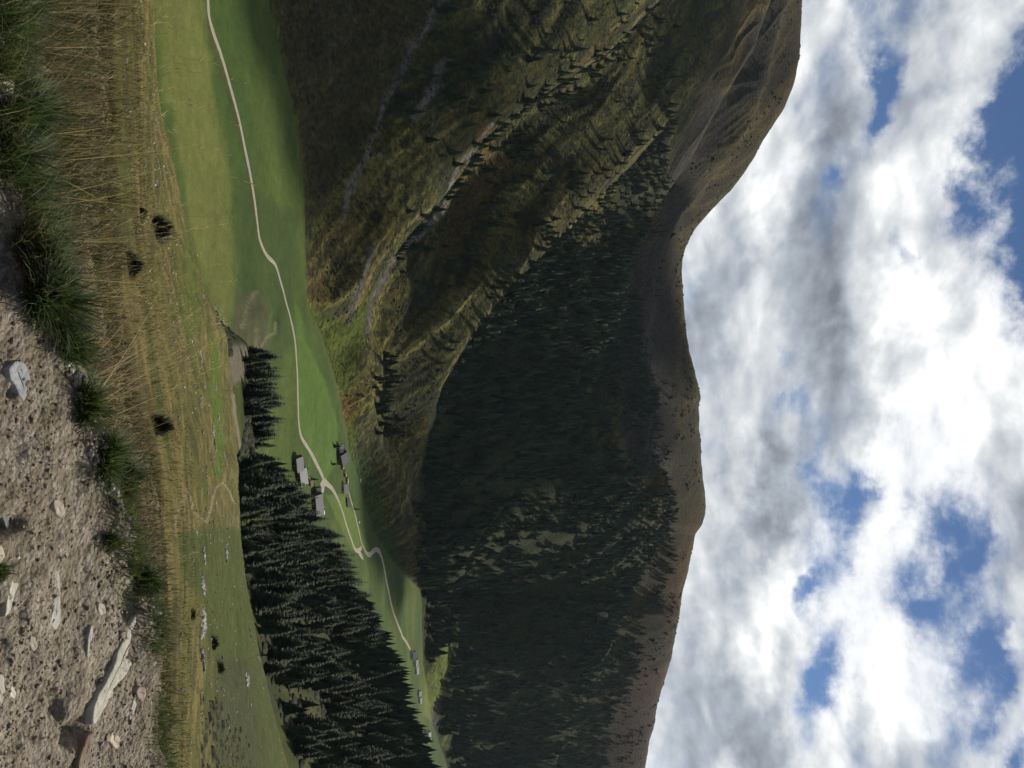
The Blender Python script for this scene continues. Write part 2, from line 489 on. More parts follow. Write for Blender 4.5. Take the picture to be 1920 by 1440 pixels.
# hummocks left of the grove
hm = np.exp(-(((YC[None, :] - 600) / 60) ** 2)) * np.exp(-(((GD - 600) / 60) ** 2))
GZ = GZ + hm * (3.0 + 3.0 * fbm(GX / 22, GD / 22, 3, 35))
mm_ = sstep(IDX['foot2'] + .02, IDX['foot2'] + .5, GT) * (1 - sstep(IDX['skyline'] - .25, IDX['skyline'], GT))
q = GX * 0.60 + GD * 0.80
along = GX * 0.80 - GD * 0.60
wq = q + fbm(GX / 170, GD / 170, 3, 41) * 45
rib = ridged(wq / 85, along / 420, 2, 43)
rib2 = ridged(wq / 28 + 9, along / 190, 2, 44)
ampl = np.interp(YC, [0, 500, 800, 1000, 1440], [11, 8.5, 8, 14, 18])[None, :]
nearcrest = np.minimum.reduce([np.abs(GT - IDX[c]) for c in ('ribA', 'ribB', 'ribC')])
lo = sstep(0.0, 0.35, nearcrest) * 0.75 + 0.25
mm_ = mm_ * (1 - .85 * sstep(IDX['ribD'] - .2, IDX['skyline'] - .3, GT))
GZ = GZ + mm_ * (rib * ampl * lo + rib2 * 2.8 * lo + fbm(GX / 60, GD / 60, 5, 47) * 5 * lo + fbm(GX / 7, GD / 7, 3, 48) * 0.45)
GZ = GZ + sstep(IDX['skyline'] - .3, IDX['skyline'], GT) * (1 - sstep(IDX['skyline'], IDX['skyline'] + .5, GT)) * fbm(GX / 25, GD / 500, 4, 49) * 2.2
NR = GD.shape[0]
# frame position each ground point has from the surveyed view point (used to lay out land cover)
tt = GZ / GD
PX = 960 + F * (tt * CP + SP) / (CP - tt * SP)
PY = np.broadcast_to(YC[None, :], PX.shape)

def ground(X, Y):
    """ground height at world positions (Y >= 12)"""
    X = np.atleast_1d(np.asarray(X, dtype=np.float64)); Y = np.atleast_1d(np.asarray(Y, dtype=np.float64))
    yb = 720 + F * X / Y
    ci = np.clip(np.searchsorted(YC, yb) - 1, 0, NC - 2)
    f = np.clip((yb - YC[ci]) / (YC[ci + 1] - YC[ci]), 0, 1)
    out = np.empty(len(X))
    for j in range(len(X)):
        a = np.interp(Y[j], GD[:, ci[j]], GZ[:, ci[j]]); b_ = np.interp(Y[j], GD[:, ci[j] + 1], GZ[:, ci[j] + 1])
        out[j] = a * (1 - f[j]) + b_ * f[j]
    return out

def hit(x, y, start='r12'):
    """ground point met by the sight line through a survey mark, at or beyond the given profile line"""
    ci = int(np.clip(np.searchsorted(YC, y), 1, NC - 1))
    r0 = int(np.argmax(GT[:, 0] >= IDX[start]))
    pxs = PX[r0:, ci]
    above = np.nonzero(pxs >= x)[0]
    i = above[0] + r0 if len(above) else NR - 2
    if i > r0 and PX[i, ci] != PX[i - 1, ci]:
        f = (x - PX[i - 1, ci]) / (PX[i, ci] - PX[i - 1, ci])
        D = GD[i - 1, ci] + f * (GD[i, ci] - GD[i - 1, ci])
    else:
        D = GD[i, ci]
    X = D * (y - 720) / F
    return Vector((X, D, float(ground(X, D)[0])))

def inpoly(px, py, poly):
    px = np.asarray(px); py = np.asarray(py)
    ins = np.zeros(np.broadcast(px, py).shape, bool)
    n = len(poly)
    for i in range(n):
        x1, y1 = poly[i]; x2, y2 = poly[(i + 1) % n]
        c = ((y1 > py) != (y2 > py)) & (px < (x2 - x1) * (py - y1) / (y2 - y1 + 1e-9) + x1)
        ins ^= c
    return ins

def pdist(px, py, pts, closed=False):
    """distance in frame units to a polyline"""
    best = np.full(np.broadcast(px, py).shape, 1e9)
    m_ = len(pts)
    for i in range(m_ if closed else m_ - 1):
        x1, y1 = pts[i]; x2, y2 = pts[(i + 1) % m_]
        vx, vy = x2 - x1, y2 - y1
        t = np.clip(((px - x1) * vx + (py - y1) * vy) / (vx * vx + vy * vy + 1e-9), 0, 1)
        best = np.minimum(best, np.hypot(px - x1 - t * vx, py - y1 - t * vy))
    return best

def region(px, py, poly, feather):
    d = pdist(px, py, poly, True)
    s_ = np.where(inpoly(px, py, poly), d, -d)
    return sstep(-feather, feather, s_)

# land cover colours (base colours; meadow greens also hold sunlit and cloud-shaded tones)
C = lambda *a: np.array(a, dtype=np.float64)
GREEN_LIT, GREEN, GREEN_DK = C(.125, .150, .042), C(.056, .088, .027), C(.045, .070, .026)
OLIVE, STRAW, HEATH, RUST, SCREE, FORESTF = C(.082, .082, .032), C(.20, .155, .070), C(.050, .046, .024), C(.090, .060, .036), C(.17, .16, .14), C(.028, .034, .020)

warpx = PX + fbm(GX / GD * 26, PX / 24, 4, 61) * 10
warpy = PY + fbm(GX / GD * 26 + 9, PX / 24, 4, 62) * 10
CL = np.zeros((NR, NC, 3))
def lay(mask, c):
    global CL
    mk = mask[..., None] if mask.ndim == 2 else mask
    CL = CL * (1 - mk) + np.asarray(c) * mk

isP = 1 - sstep(IDX['brow'] + .0, IDX['brow'] + .25, GT)
isF = sstep(IDX['foot1'] - .45, IDX['foot1'] - .2, GT) * (1 - sstep(IDX['foot2'] - .02, IDX['foot2'] + .03, GT))
# pasture: olive turf, straw patches, bare treads
lay(np.ones_like(PX), OLIVE)
past = C(.118, .112, .046) + (C(.180, .150, .070) - C(.118, .112, .046)) * sstep(-.15, .3, fbm(GX / 4, GD / 6, 4, 71))[..., None]
past = past + (C(.078, .088, .034) - past) * sstep(.05, .45, fbm(GX / 6 + 4, GD / 9, 4, 72))[..., None]
tread = sstep(.08, .3, fbm(GX / 2.2, GD / 4, 4, 73)) * .65
past = past * (1 - tread[..., None]) + C(.062, .052, .032) * tread[..., None]
lay(isP, past)
greenp = region(warpx, warpy, [(330, 1010), (372, 990), (452, 1000), (540, 1440), (560, 1600), (420, 1600), (395, 1300), (385, 1150), (345, 1080)], 8) * isP
lay(greenp * .8, C(.058, .076, .028))
lay(region(warpx, warpy, [(395, 1240), (470, 1240), (500, 1460), (400, 1460)], 14) * isP * .7, C(.050, .055, .030))
lay(region(warpx, warpy, [(395, 640), (412, 640), (418, 900), (400, 900)], 5) * isP * .7, C(.085, .135, .035))
lay(region(warpx, warpy, [(335, 560), (350, 400), (372, 480), (385, 600), (350, 640)], 8) * isP * .6, C(.080, .110, .034))
dryleft = sstep(60, 250, 330 - PX) * sstep(700, 300, PY) * isP
lay(dryleft * .55, C(.150, .105, .055))
# slope under the brow
sl = sstep(IDX['brow'] + .1, IDX['brow'] + .5, GT) * (1 - sstep(IDX['foot1'] - .4, IDX['foot1'] - .1, GT))
lay(sl, C(.038, .046, .020) + (C(.062, .062, .026) - C(.045, .045, .026)) * sstep(.0, .4, fbm(GX / 25, GD / 25, 4, 75))[..., None])
strip = sstep(9, 3, pdist(warpx, warpy, [(470, 1060), (560, 1180), (640, 1260), (700, 1330), (790, 1440)])) + sstep(14, 4, pdist(warpx, warpy, [(540, 1300), (620, 1380), (690, 1440)]))
lay(np.clip(strip, 0, 1) * sl * .85, C(.085, .080, .036))
# valley floor
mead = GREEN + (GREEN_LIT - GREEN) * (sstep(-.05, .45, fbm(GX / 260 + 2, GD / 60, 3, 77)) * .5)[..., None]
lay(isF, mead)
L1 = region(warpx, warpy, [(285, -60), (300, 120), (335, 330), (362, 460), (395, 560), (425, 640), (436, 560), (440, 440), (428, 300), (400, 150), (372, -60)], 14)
lay(L1 * isF * .85, C(.150, .162, .050))  # sunlit strip between cloud shadows, painted into the grass colour
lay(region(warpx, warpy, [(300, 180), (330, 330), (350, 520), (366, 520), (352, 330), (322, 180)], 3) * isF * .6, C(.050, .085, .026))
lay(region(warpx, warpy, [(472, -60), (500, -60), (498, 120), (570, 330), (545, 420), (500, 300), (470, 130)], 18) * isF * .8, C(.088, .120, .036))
lay(region(warpx, warpy, [(445, 330), (560, 400), (545, 640), (500, 700), (445, 560)], 14) * isF * .7, C(.046, .070, .026))  # cloud-shaded stretch of meadow, painted as darker green
lay(region(PX, PY, [(552, 560), (566, 590), (575, 640), (612, 720), (634, 800), (632, 870), (608, 905), (560, 800), (556, 640)], 4) * isF * .9, C(.090, .148, .036))
lay(region(PX, PY, [(610, 930), (650, 930), (690, 1030), (660, 1035)], 3) * isF * .8, C(.125, .180, .040))
lay(region(warpx, warpy, [(440, 540), (500, 560), (510, 640), (490, 700), (440, 690)], 8) * isF * .75, C(.085, .082, .048))
for pts, wd in (([(478, 545), (462, 590), (455, 610)], 5), ([(520, 600), (518, 620), (500, 635), (490, 660)], 4), ([(486, 620), (482, 660), (476, 690)], 6)):
    lay(sstep(wd, wd * .4, pdist(warpx, warpy, pts)) * .5 * sstep(IDX['spur'], IDX['foot1'], GT) * (1 - sstep(IDX['foot2'] - .1, IDX['foot2'], GT)), C(.21, .19, .115))
lay(region(warpx, warpy, [(430, 640), (475, 640), (485, 695), (430, 720)], 6) * (GT > IDX['brow'] - .1) * (GT < IDX['foot1'] + .3) * .9, C(.145, .13, .10))
lay(sstep(3.2, 1.2, pdist(PX, PY, [(388, 20), (402, 85), (432, 180), (462, 285), (478, 400)])) * isF * .7, C(.075, .050, .032))
lay(sstep(IDX['foot2'] - .10, IDX['foot2'] - .03, GT) * isF * region(PX, PY, [(560, 600), (660, 600), (800, 1120), (640, 900)], 20) * .7, C(.085, .100, .038))
# mountain faces
isM = sstep(IDX['foot2'] - .01, IDX['foot2'] + .03, GT)
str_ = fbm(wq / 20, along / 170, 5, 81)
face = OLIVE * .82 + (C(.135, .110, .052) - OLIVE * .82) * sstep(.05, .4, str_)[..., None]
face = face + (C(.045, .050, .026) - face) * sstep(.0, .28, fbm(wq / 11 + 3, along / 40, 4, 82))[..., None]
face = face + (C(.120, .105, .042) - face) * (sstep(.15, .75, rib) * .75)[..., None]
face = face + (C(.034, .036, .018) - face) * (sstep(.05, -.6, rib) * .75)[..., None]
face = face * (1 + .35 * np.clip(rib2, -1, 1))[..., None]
fine = fbm(wq / 6, along / 90, 4, 84)
face = face * (1 + .55 * np.clip(fine * 2, -1, 1))[..., None]
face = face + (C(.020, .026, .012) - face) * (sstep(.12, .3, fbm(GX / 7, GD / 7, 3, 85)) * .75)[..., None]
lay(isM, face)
lay(region(warpx, warpy, [(500, -80), (560, 200), (580, 420), (640, 330), (760, 100), (860, -80)], 16) * isM * .85, HEATH + (C(.085, .078, .055) - HEATH) * sstep(.2, .5, fbm(GX / 9, GD / 9, 4, 83))[..., None])
lay(region(warpx, warpy, [(575, 560), (640, 600), (690, 560), (680, 640), (660, 730), (645, 760), (610, 650)], 12) * isM * .7, C(.105, .135, .040))
lay(region(PX, PY, [(642, 740), (668, 740), (662, 800), (648, 800)], 4) * isM * .8, C(.20, .13, .055))
lay(region(PX, PY, [(648, 800), (662, 760), (672, 900), (700, 1010), (680, 1000)], 5) * isM * .6, C(.095, .125, .038))
lay(region(warpx, warpy, [(655, 860), (690, 850), (725, 960), (760, 1090), (730, 1120), (700, 1040)], 8) * .7, C(.052, .088, .030))
for pts, wd, c in (([(855, -40), (770, 90), (720, 190), (690, 280), (660, 330), (645, 400)], 7, SCREE), ([(840, 110), (800, 180), (778, 215)], 11, SCREE),
                   ([(925, 235), (872, 300), (835, 370), (800, 425), (755, 470), (735, 490)], 6, SCREE * 1.15), ([(735, 490), (700, 560), (692, 620)], 9, SCREE * .8), ([(700, 470), (672, 530), (650, 600)], 12, SCREE * .6),
                   ([(960, 530), (905, 600), (860, 665), (825, 730)], 4, C(.15, .12, .06)), ([(1240, 0), (1140, 105), (1060, 160), (960, 230)], 5, C(.15, .13, .065)),
                   ([(1320, 255), (1330, 300), (1318, 350), (1300, 395)], 4, C(.20, .155, .085)), ([(830, 940), (800, 1040), (790, 1100)], 8, C(.10, .08, .045)), ([(775, 840), (768, 960)], 3, C(.12, .10, .06)),
                   ([(1290, 960), (1240, 1020), (1200, 1080), (1165, 1145), (1140, 1220), (1100, 1290)], 10, C(.15, .13, .055)), ([(1225, 1100), (1190, 1160), (1150, 1200)], 6, C(.13, .11, .05)),
                   ([(1170, 830), (1165, 860)], 16, C(.10, .10, .055)), ([(975, 1290), (930, 1350), (900, 1400)], 9, C(.12, .105, .05)), ([(1060, 1225), (1010, 1280)], 4, C(.11, .09, .05))):
    lay(sstep(wd, wd * .35, pdist(warpx, warpy, pts)) * isM * .85, c)
lay(region(warpx, warpy, [(880, 180), (960, 300), (860, 470), (820, 480), (850, 380), (900, 280)], 12) * isM * .5, C(.16, .115, .05))
# open wood floor, heath and rust-brown tops
wood = region(warpx, warpy, [(1175, 470), (1000, 480), (870, 660), (800, 780), (780, 900), (790, 1130), (800, 1440), (1060, 1500), (1140, 1230), (1290, 960), (1210, 900), (1080, 800)], 14) * isM
wood = np.maximum(wood, sstep(790, 800, warpx) * sstep(1100, 1115, PY) * (warpx < 1000) * isM)
lay(wood * .9, C(.036, .044, .020))
top = region(warpx, warpy, [(1560, -200), (1440, -100), (1330, 120), (1260, 330), (1200, 440), (1180, 560), (1180, 900), (1220, 1000), (1190, 1150), (1140, 1300), (1100, 1500), (1560, 1600)], 16) * isM
lay(top * .8, C(.052, .043, .025) + (C(.088, .068, .034) - C(.052, .043, .025)) * sstep(.0, .4, str_)[..., None])
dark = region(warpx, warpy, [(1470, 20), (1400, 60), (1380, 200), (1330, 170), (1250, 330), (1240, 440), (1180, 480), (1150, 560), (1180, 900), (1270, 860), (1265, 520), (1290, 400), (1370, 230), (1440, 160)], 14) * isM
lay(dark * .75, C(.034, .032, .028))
lay(region(warpx, warpy, [(1310, 950), (1290, 1060), (1275, 1150), (1240, 1180), (1250, 1080), (1285, 990)], 7) * isM * .7, C(.105, .062, .034))
lay(region(warpx, warpy, [(1262, 1200), (1210, 1440), (1120, 1440), (1160, 1320), (1200, 1230)], 10) * isM * .7, C(.060, .040, .032))
lay(region(PX, PY, [(849, 1210), (846, 1235), (810, 1355), (792, 1345), (800, 1270), (830, 1215)], 2.5) * (GT > IDX['foot2'] - .5) * .95, C(.135, .165, .050))
lay(region(PX, PY, [(850, 1340), (856, 1346), (838, 1410), (828, 1400)], 2.5) * (GT > IDX['foot2'] - .5) * .9, C(.105, .140, .045))
lay(region(PX, PY, [(812, 1320), (826, 1322), (822, 1365), (808, 1360)], 3) * (GT > IDX['foot2'] - .5) * .8, C(.11, .10, .085))
# a narrow trodden track on the pasture
for pts, wd in (([(438, 945), (430, 925), (418, 908), (405, 918), (398, 945), (388, 985), (372, 972), (362, 965), (358, 940), (350, 920), (345, 940)], 2.0), ([(345, 940), (330, 975), (328, 1010)], 2.0)):
    lay(sstep(wd, wd * .4, pdist(PX, PY, pts)) * isP * .85, C(.26, .22, .16))
lay(sstep(6, 2, pdist(warpx, warpy, [(433, 740), (445, 800), (452, 850)])) * (GT > IDX['brow'] - .2) * (GT < IDX['foot1']) * .9, C(.20, .175, .13))

lumc = CL @ np.array([.3, .6, .1])
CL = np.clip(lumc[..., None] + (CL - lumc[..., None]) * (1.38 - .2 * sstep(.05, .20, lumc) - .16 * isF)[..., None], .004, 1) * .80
mat_past = mat_attr('pasture_turf', .95, ((0.35, .30), (3.0, .35)), (2.0, 1.0, 0.35))
mat_mead = mat_attr('meadow_grass', .95, ((0.02, .10), (0.12, .18), (0.9, .22)), (1.2, .8, 0.35))
mat_face = mat_attr('mountain_heath', .95, ((0.03, .25), (0.22, .65), (1.1, .4)), (0.2, 1.0, 5.0))

def grid_obj(name, r0, r1, mat, extra=None):
    R = r1 - r0 + 1
    V = np.stack([GX[r0:r1 + 1], GD[r0:r1 + 1], GZ[r0:r1 + 1]], -1).reshape(-1, 3)
    i = np.arange(R - 1)[:, None] * NC + np.arange(NC - 1)[None, :]
    i = i.ravel()
    Fc = np.stack([i, i + 1, i + 1 + NC, i + NC], -1)
    o = np_mesh(name, V, Fc, mat, None, CL[r0:r1 + 1].reshape(-1, 3))
    return tag(o, kind='structure')

def row(name, add=0):
    return int(np.argmax(GT[:, 0] >= IDX[name] + add))
grid_obj('pasture', 0, row('brow', .45), mat_past)
grid_obj('wooded_slope', row('brow', .45), row('foot1', -.3), mat_past)
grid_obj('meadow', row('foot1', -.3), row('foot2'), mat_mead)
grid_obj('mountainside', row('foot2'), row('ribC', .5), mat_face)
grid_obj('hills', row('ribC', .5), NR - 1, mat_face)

# ------------------------------------------------------------------ foreground: path, verge and the bank above
EDGE = [(-60, -400), (-35, 0), (-12, 200), (8, 340), (28, 450), (34, 560), (82, 610), (103, 650), (133, 720), (152, 800), (172, 870), (196, 930), (214, 1000), (236, 1060), (256, 1110), (268, 1200), (277, 1300), (288, 1440), (296, 1800)]
eD = [1.6 / -float(tanx(x)) for x, y in EDGE]
eX = [float(horiz(y, x)) * d for (x, y), d in zip(EDGE, eD)]
PITS = [(240, 1132, .06, .07, .05), (26, 985, .07, .03, .06), (140, 1375, .07, .04, .06), (110, 1312, .03, .05, .04), (122, 1330, .02, .04, .03), (30, 735, .015, .02, .02), (8, 655, .04, .05, .03), (6, 510, .05, .05, .03), (250, 1292, .02, .02, .03), (8, 1150, .04, .03, .02)]
def edgeY(X):
    return np.interp(X, eX, eD)
z12c = L['r12'][1]
def z_near(X, Y, detail=True):
    X = np.asarray(X, dtype=np.float64); Y = np.asarray(Y, dtype=np.float64)
    ye = edgeY(X) + fbm(X * 5, X * 0 + 3, 4, 101) * .10
    s = Y - ye
    Yt = np.maximum(Y, 1.0)
    u = np.clip(X / 12.0, UC[0], UC[-1])
    z12 = np.interp(u, UC, z12c)
    t = np.clip(s / (12.0 - ye), 0, 1.2)
    fall = (-1.62 - z12) * (t * (1 + 0.0 * t))
    z = -1.6 - np.where(s > 0, fall, 0)
    # soft shoulder: the lip stands a little proud
    z = z + .05 * np.exp(-((s - .12) / .16) ** 2) * (1 - sstep(2, 6, s))
    z = z + np.where(s < 0, fbm(X * 1.3, Y * 1.3, 3, 103) * .035 - .015 * np.clip(-s, 0, 3), 0)
    if detail:
        pth = sstep(.05, -.1, s)
        z = z + pth * (fbm(X * 7, Y * 7, 4, 104) * .020 + fbm(X * 30, Y * 30, 4, 105, .6) * .012 + ridged(X * 3 + Y * .8, Y * 9, 3, 106) * .010)
        g = 1 - pth
        z = z + g * (fbm(X * 4, Y * 4, 4, 107) * .05 + fbm(X * 22, Y * 22, 3, 108) * .018) * sstep(12, 9, Y)
    for px_, py_, rx_, ry_, dp in PITS:
        Dg = 1.6 / -float(tanx(px_)); Xg_ = float(horiz(py_, px_)) * Dg
        z = z - dp * np.exp(-(((X - Xg_) / ry_) ** 2 + ((Y - Dg) / rx_) ** 2) ** 1.5)
    # uphill bank behind the path
    z = z + np.maximum(-0.2 - Y, 0) * .42
    return z, s

def axis(a, b, c, d, fine, coarse_n):
    q1 = c + (np.linspace(0, 1, coarse_n) ** 1.8)[1:] * (d - c)
    q0 = b - ((np.linspace(0, 1, coarse_n) ** 1.8)[1:] * (b - a))
    return np.concatenate([q0[::-1], np.arange(b, c, fine), q1])
ax = axis(-15, -1.7, 2.2, 15, .009, 90)
ay = axis(-2.5, 2.15, 4.4, 12.12, .009, 120)
XX, YY = np.meshgrid(ax, ay)
ZZ, SS = z_near(XX, YY)
pathm = sstep(.06, -.06, SS + fbm(XX * 6, YY * 6, 3, 111) * .10)
gravel = C(.160, .130, .088) + (C(.225, .190, .138) - C(.160, .130, .088)) * sstep(-.2, .4, fbm(XX * 2.4, YY * 4, 4, 112))[..., None]
gravel = gravel + (C(.135, .105, .08) - gravel) * (sstep(.0, .4, fbm(XX * 9, YY * 9, 4, 113)) * .7)[..., None]
mossy = sstep(.2, .42, fbm(XX * 3.1 + 2, YY * 3.1, 3, 116)) * .5 * sstep(-.7, -.1, SS)
gravel = gravel * (1 - mossy[..., None]) + C(.10, .105, .045) * mossy[..., None]
turf = C(.075, .085, .032) + (C(.13, .10, .05) - C(.075, .085, .032)) * sstep(.3, 1.6, SS)[..., None]
turf = turf + (C(.16, .13, .10) - turf) * sstep(.45, .0, SS + fbm(XX * 7, YY * 7, 3, 117) * .3)[..., None]
turf = turf + (C(.06, .045, .03) - turf) * (sstep(.05, .4, fbm(XX * 5, YY * 5, 4, 114)) * .6)[..., None]
cc = gravel * pathm[..., None] + turf * (1 - pathm[..., None])
nx, ny = len(ax), len(ay)
i = (np.arange(ny - 1)[:, None] * nx + np.arange(nx - 1)[None, :]).ravel()
FQ = np.stack([i, i + 1, i + 1 + nx, i + nx], -1)
onpath = pathm.ravel()[i] > .5
mat_path, b, p = new_mat('stony_path')
P = pos(b)
cA = attr(b)
vor = b.new('ShaderNodeTexVoronoi'); b.put(vor.inputs['Vector'], P); vor.inputs['Scale'].default_value = 55
vcol = b.mix(b.rng(b.noise(P, 14, 3), .45, .6, .15, .75), cA, b.mix(b.math('MULTIPLY', b.noise(vor.outputs['Color'], 5.0, 0), 1.0), (.11, .085, .065), (.40, .36, .30)))
f = b.rng(b.noise(P, 90, 5, .6), .3, .7, .62, 1.35)
vcol = b.mix(1.0, vcol, b.comb(f, f, f), 'MULTIPLY')
b.put(p.inputs['Base Color'], vcol); p.inputs['Roughness'].default_value = .92
hh = b.math('MULTIPLY_ADD', vor.outputs['Distance'], -.8, b.noise(P, 60, 6, .65))
bump(b, p, hh, 1.0, .012)
mat_verge = mat_attr('verge_soil', .95, ((6.0, .35), (50.0, .4)), (40, 1.0, .02))
Vn = np.stack([XX, YY, ZZ], -1).reshape(-1, 3)
def sub_mesh(name, faces, mat):
    used, invi = np.unique(faces, return_inverse=True)
    o = np_mesh(name, Vn[used], invi.reshape(faces.shape), mat, None, cc.reshape(-1, 3)[used])
    return tag(o, kind='structure')
sub_mesh('path', FQ[onpath], mat_path)
sub_mesh('verge', FQ[~onpath], mat_verge)
# hillside rising behind the viewer and running on either side of the path
bx_ = np.concatenate([-15 - np.geomspace(.01, 500, 40)[::-1], np.linspace(-15, 15, 60), 15 + np.geomspace(.01, 500, 40)])
by_ = -2.5 - np.concatenate([[0], np.geomspace(.3, 450, 60)])
BX, BY = np.meshgrid(bx_, by_)
BZ, _ = z_near(np.clip(BX, -15, 15), BY, False)
BZ = BZ + fbm(BX / 20, BY / 20, 4, 120) * 2.5 * sstep(-2.5, -14, BY)
n1_, n2_ = BX.shape[1], BX.shape[0]
i = (np.arange(n2_ - 1)[:, None] * n1_ + np.arange(n1_ - 1)[None, :]).ravel()
tag(np_mesh('upper_hillside', np.stack([BX, BY, BZ], -1).reshape(-1, 3), np.stack([i, i + n1_, i + 1 + n1_, i + 1], -1), mat_past, None,
        np.broadcast_to(OLIVE, (BX.size, 3))), kind='structure')

# ------------------------------------------------------------------ road ribbons on the valley floor
def smooth_pts(P_, n=6):
    P_ = [np.array(p_) for p_ in P_]
    out = []
    for i in range(len(P_) - 1):
        p0 = P_[max(i - 1, 0)]; p1 = P_[i]; p2 = P_[i + 1]; p3 = P_[min(i + 2, len(P_) - 1)]
        for k in range(n):
            t = k / n
            out.append(.5 * ((2 * p1) + (-p0 + p2) * t + (2 * p0 - 5 * p1 + 4 * p2 - p3) * t * t + (-p0 + 3 * p1 - 3 * p2 + p3) * t ** 3))
    out.append(P_[-1])
    return np.array(out)

mat_road, b, p = new_mat('gravel_road')
P = pos(b)
f = b.rng(b.noise(P, .8, 5, .6), .3, .7, .8, 1.15)
b.put(p.inputs['Base Color'], b.mix(1.0, attr(b), b.comb(f, f, f), 'MULTIPLY')); p.inputs['Roughness'].default_value = .95

RC = []
def road_strips(runs):
    V, Fc = [], []
    for k, (marks, wid) in enumerate(runs):
        pts = [hit(x, y, 'foot1') for x, y in marks]
        S = smooth_pts([(p_.x, p_.y) for p_ in pts], 8)
        T = np.gradient(S, axis=0); T /= np.linalg.norm(T, axis=1)[:, None]
        N = np.stack([-T[:, 1], T[:, 0]], -1)
        w_ = np.interp(np.linspace(0, 1, len(S)), np.linspace(0, 1, len(wid)), wid) * (1 + fbm(np.arange(len(S)) * .3, np.zeros(len(S)), 2, 130 + k) * .12)
        base = len(V)
        cols = (-.5, -.38, -.16, 0, .16, .38, .5)
        for j in range(len(S)):
            for c_ in cols:
                q_ = S[j] + N[j] * w_[j] * c_
                V.append((q_[0], q_[1], float(ground(q_[0], q_[1])[0]) + .10 + .02 * k))
        gr = C(.13, .13, .06)
        for j in range(len(S)):
            for c_ in cols:
                e_ = 1.0 if abs(c_) > .45 else (.55 if c_ == 0 else .0)
                e_ *= rng.uniform(.3, 1.0)
                RC.append(C(.33, .295, .235) * rng.uniform(.85, 1.08) * (1 - e_) + gr * e_)
        for j in range(len(S) - 1):
            for c_ in range(6):
                a = base + j * 7 + c_
                Fc.append((a, a + 1, a + 8, a + 7))
    return V, Fc
RV, RF = road_strips([
    ([(388, -60), (391, 10), (400, 50), (412, 85), (428, 140), (443, 195), (455, 250), (467, 310), (477, 370), (482, 410), (487, 445), (500, 475), (517, 495), (526, 525), (535, 560), (548, 610), (555, 660), (558, 720), (560, 790), (567, 825), (585, 855), (600, 885), (608, 908)], (4.0, 4.0, 3.6, 3.8, 4.2)),
    ([(608, 905), (622, 918), (634, 940), (643, 965), (655, 1005), (664, 1030), (670, 1036), (678, 1030)], (6, 4.0, 3.4, 3.8, 5)),
    ([(609, 900), (606, 912), (601, 918)], (3, 12, 11)),
    ([(650, 905), (656, 935), (665, 965), (673, 1000), (679, 1024), (687, 1040), (693, 1043), (703, 1034), (710, 1036), (716, 1050), (722, 1080), (728, 1110), (737, 1150), (750, 1185), (762, 1208), (772, 1228)], (2.6, 2.6, 3.2, 4.5, 6, 6.5, 5.0, 4.2, 4.5, 5.0)),
    ([(670, 1034), (677, 1045), (681, 1052)], (6, 5, 2)),
])
tag(np_mesh('road', RV, np.array(RF), mat_road, None, np.array(RC)), kind='structure')

# ------------------------------------------------------------------ conifers
def mat_leaf(name, c, rough=.8):
    mt, b, p = new_mat(name)
    oi = b.new('ShaderNodeObjectInfo')
    cA = b.mix(1.0, attr(b), c, 'MULTIPLY')
    f = b.rng(oi.outputs['Random'], 0, 1, .7, 1.35)
    cA = b.mix(1.0, cA, b.comb(f, b.math('MULTIPLY_ADD', f, .8, .2), b.math('MULTIPLY_ADD', f, .4, .6)), 'MULTIPLY')
    b.put(p.inputs['Base Color'], cA)
    p.inputs['Roughness'].default_value = rough
    return mt
mat_needle = mat_leaf('needles', (1, 1, 1))
mat_bark, b, p = new_mat('bark')
b.put(p.inputs['Base Color'], b.mix(b.noise(objco(b), 3, 4), (.05, .04, .03), (.11, .09, .07)))

def crown_geo(seed, H, R, levels, nb, z0):
    r_ = np.random.default_rng(seed)
    V, Q, CC = [], [], []
    for l in range(levels):
        t = (l + r_.uniform(-.3, .3)) / levels
        t = min(max(t, 0), .99)
        z = z0 + (H - z0) * t
        rad = R * (1 - t) ** .82 * (1 - .45 * math.exp(-t * 14)) + .10
        a0 = r_.uniform(0, 6.3)
        n = max(4, int(nb * (1 - .45 * t)))
        for k in range(n):
            if r_.random() < .10: continue
            a = a0 + 6.283 * k / n + r_.uniform(-.25, .25)
            L_ = rad * r_.uniform(.68, 1.18)
            dr = r_.uniform(.22, .5) * (1 - t * .9)
            ca, sa = math.cos(a), math.sin(a)
            wd = L_ * r_.uniform(.20, .30) + .10
            tone = r_.uniform(.75, 1.25)
            zs = [z, z - dr * L_ * .55, z - dr * L_ * .8, z - dr * L_ * .72]
            rs = [0.0, L_ * .4, L_ * .75, L_]
            ws = [.25, 1.0, .8, .08]
            hang = [.0, .30, .26, .05]
            base = len(V)
            for q_ in range(4):
                w2 = wd * ws[q_] * r_.uniform(.8, 1.2)
                V += [(ca * rs[q_] - sa * w2, sa * rs[q_] + ca * w2, zs[q_] - hang[q_] * wd * 1.3 + r_.uniform(-.1, .1)),
                      (ca * rs[q_], sa * rs[q_], zs[q_] + .05),
                      (ca * rs[q_] + sa * w2, sa * rs[q_] - ca * w2, zs[q_] - hang[q_] * wd * 1.3 + r_.uniform(-.1, .1))]
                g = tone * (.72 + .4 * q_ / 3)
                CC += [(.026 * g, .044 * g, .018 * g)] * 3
            for q_ in range(3):
                o_ = base + q_ * 3
                Q += [(o_, o_ + 1, o_ + 4, o_ + 3), (o_ + 1, o_ + 2, o_ + 5, o_ + 4)]
    # leader
    base = len(V)
    V += [(-.12, 0, H - 1.0), (.12, 0, H - 1.0), (0, .0, H + .5), (0, .12, H - 1.0)]
    CC += [(.035, .055, .025)] * 4
    Q += [(base, base + 1, base + 2, base + 3)]
    return np.array(V), np.array(Q), np.array(CC)

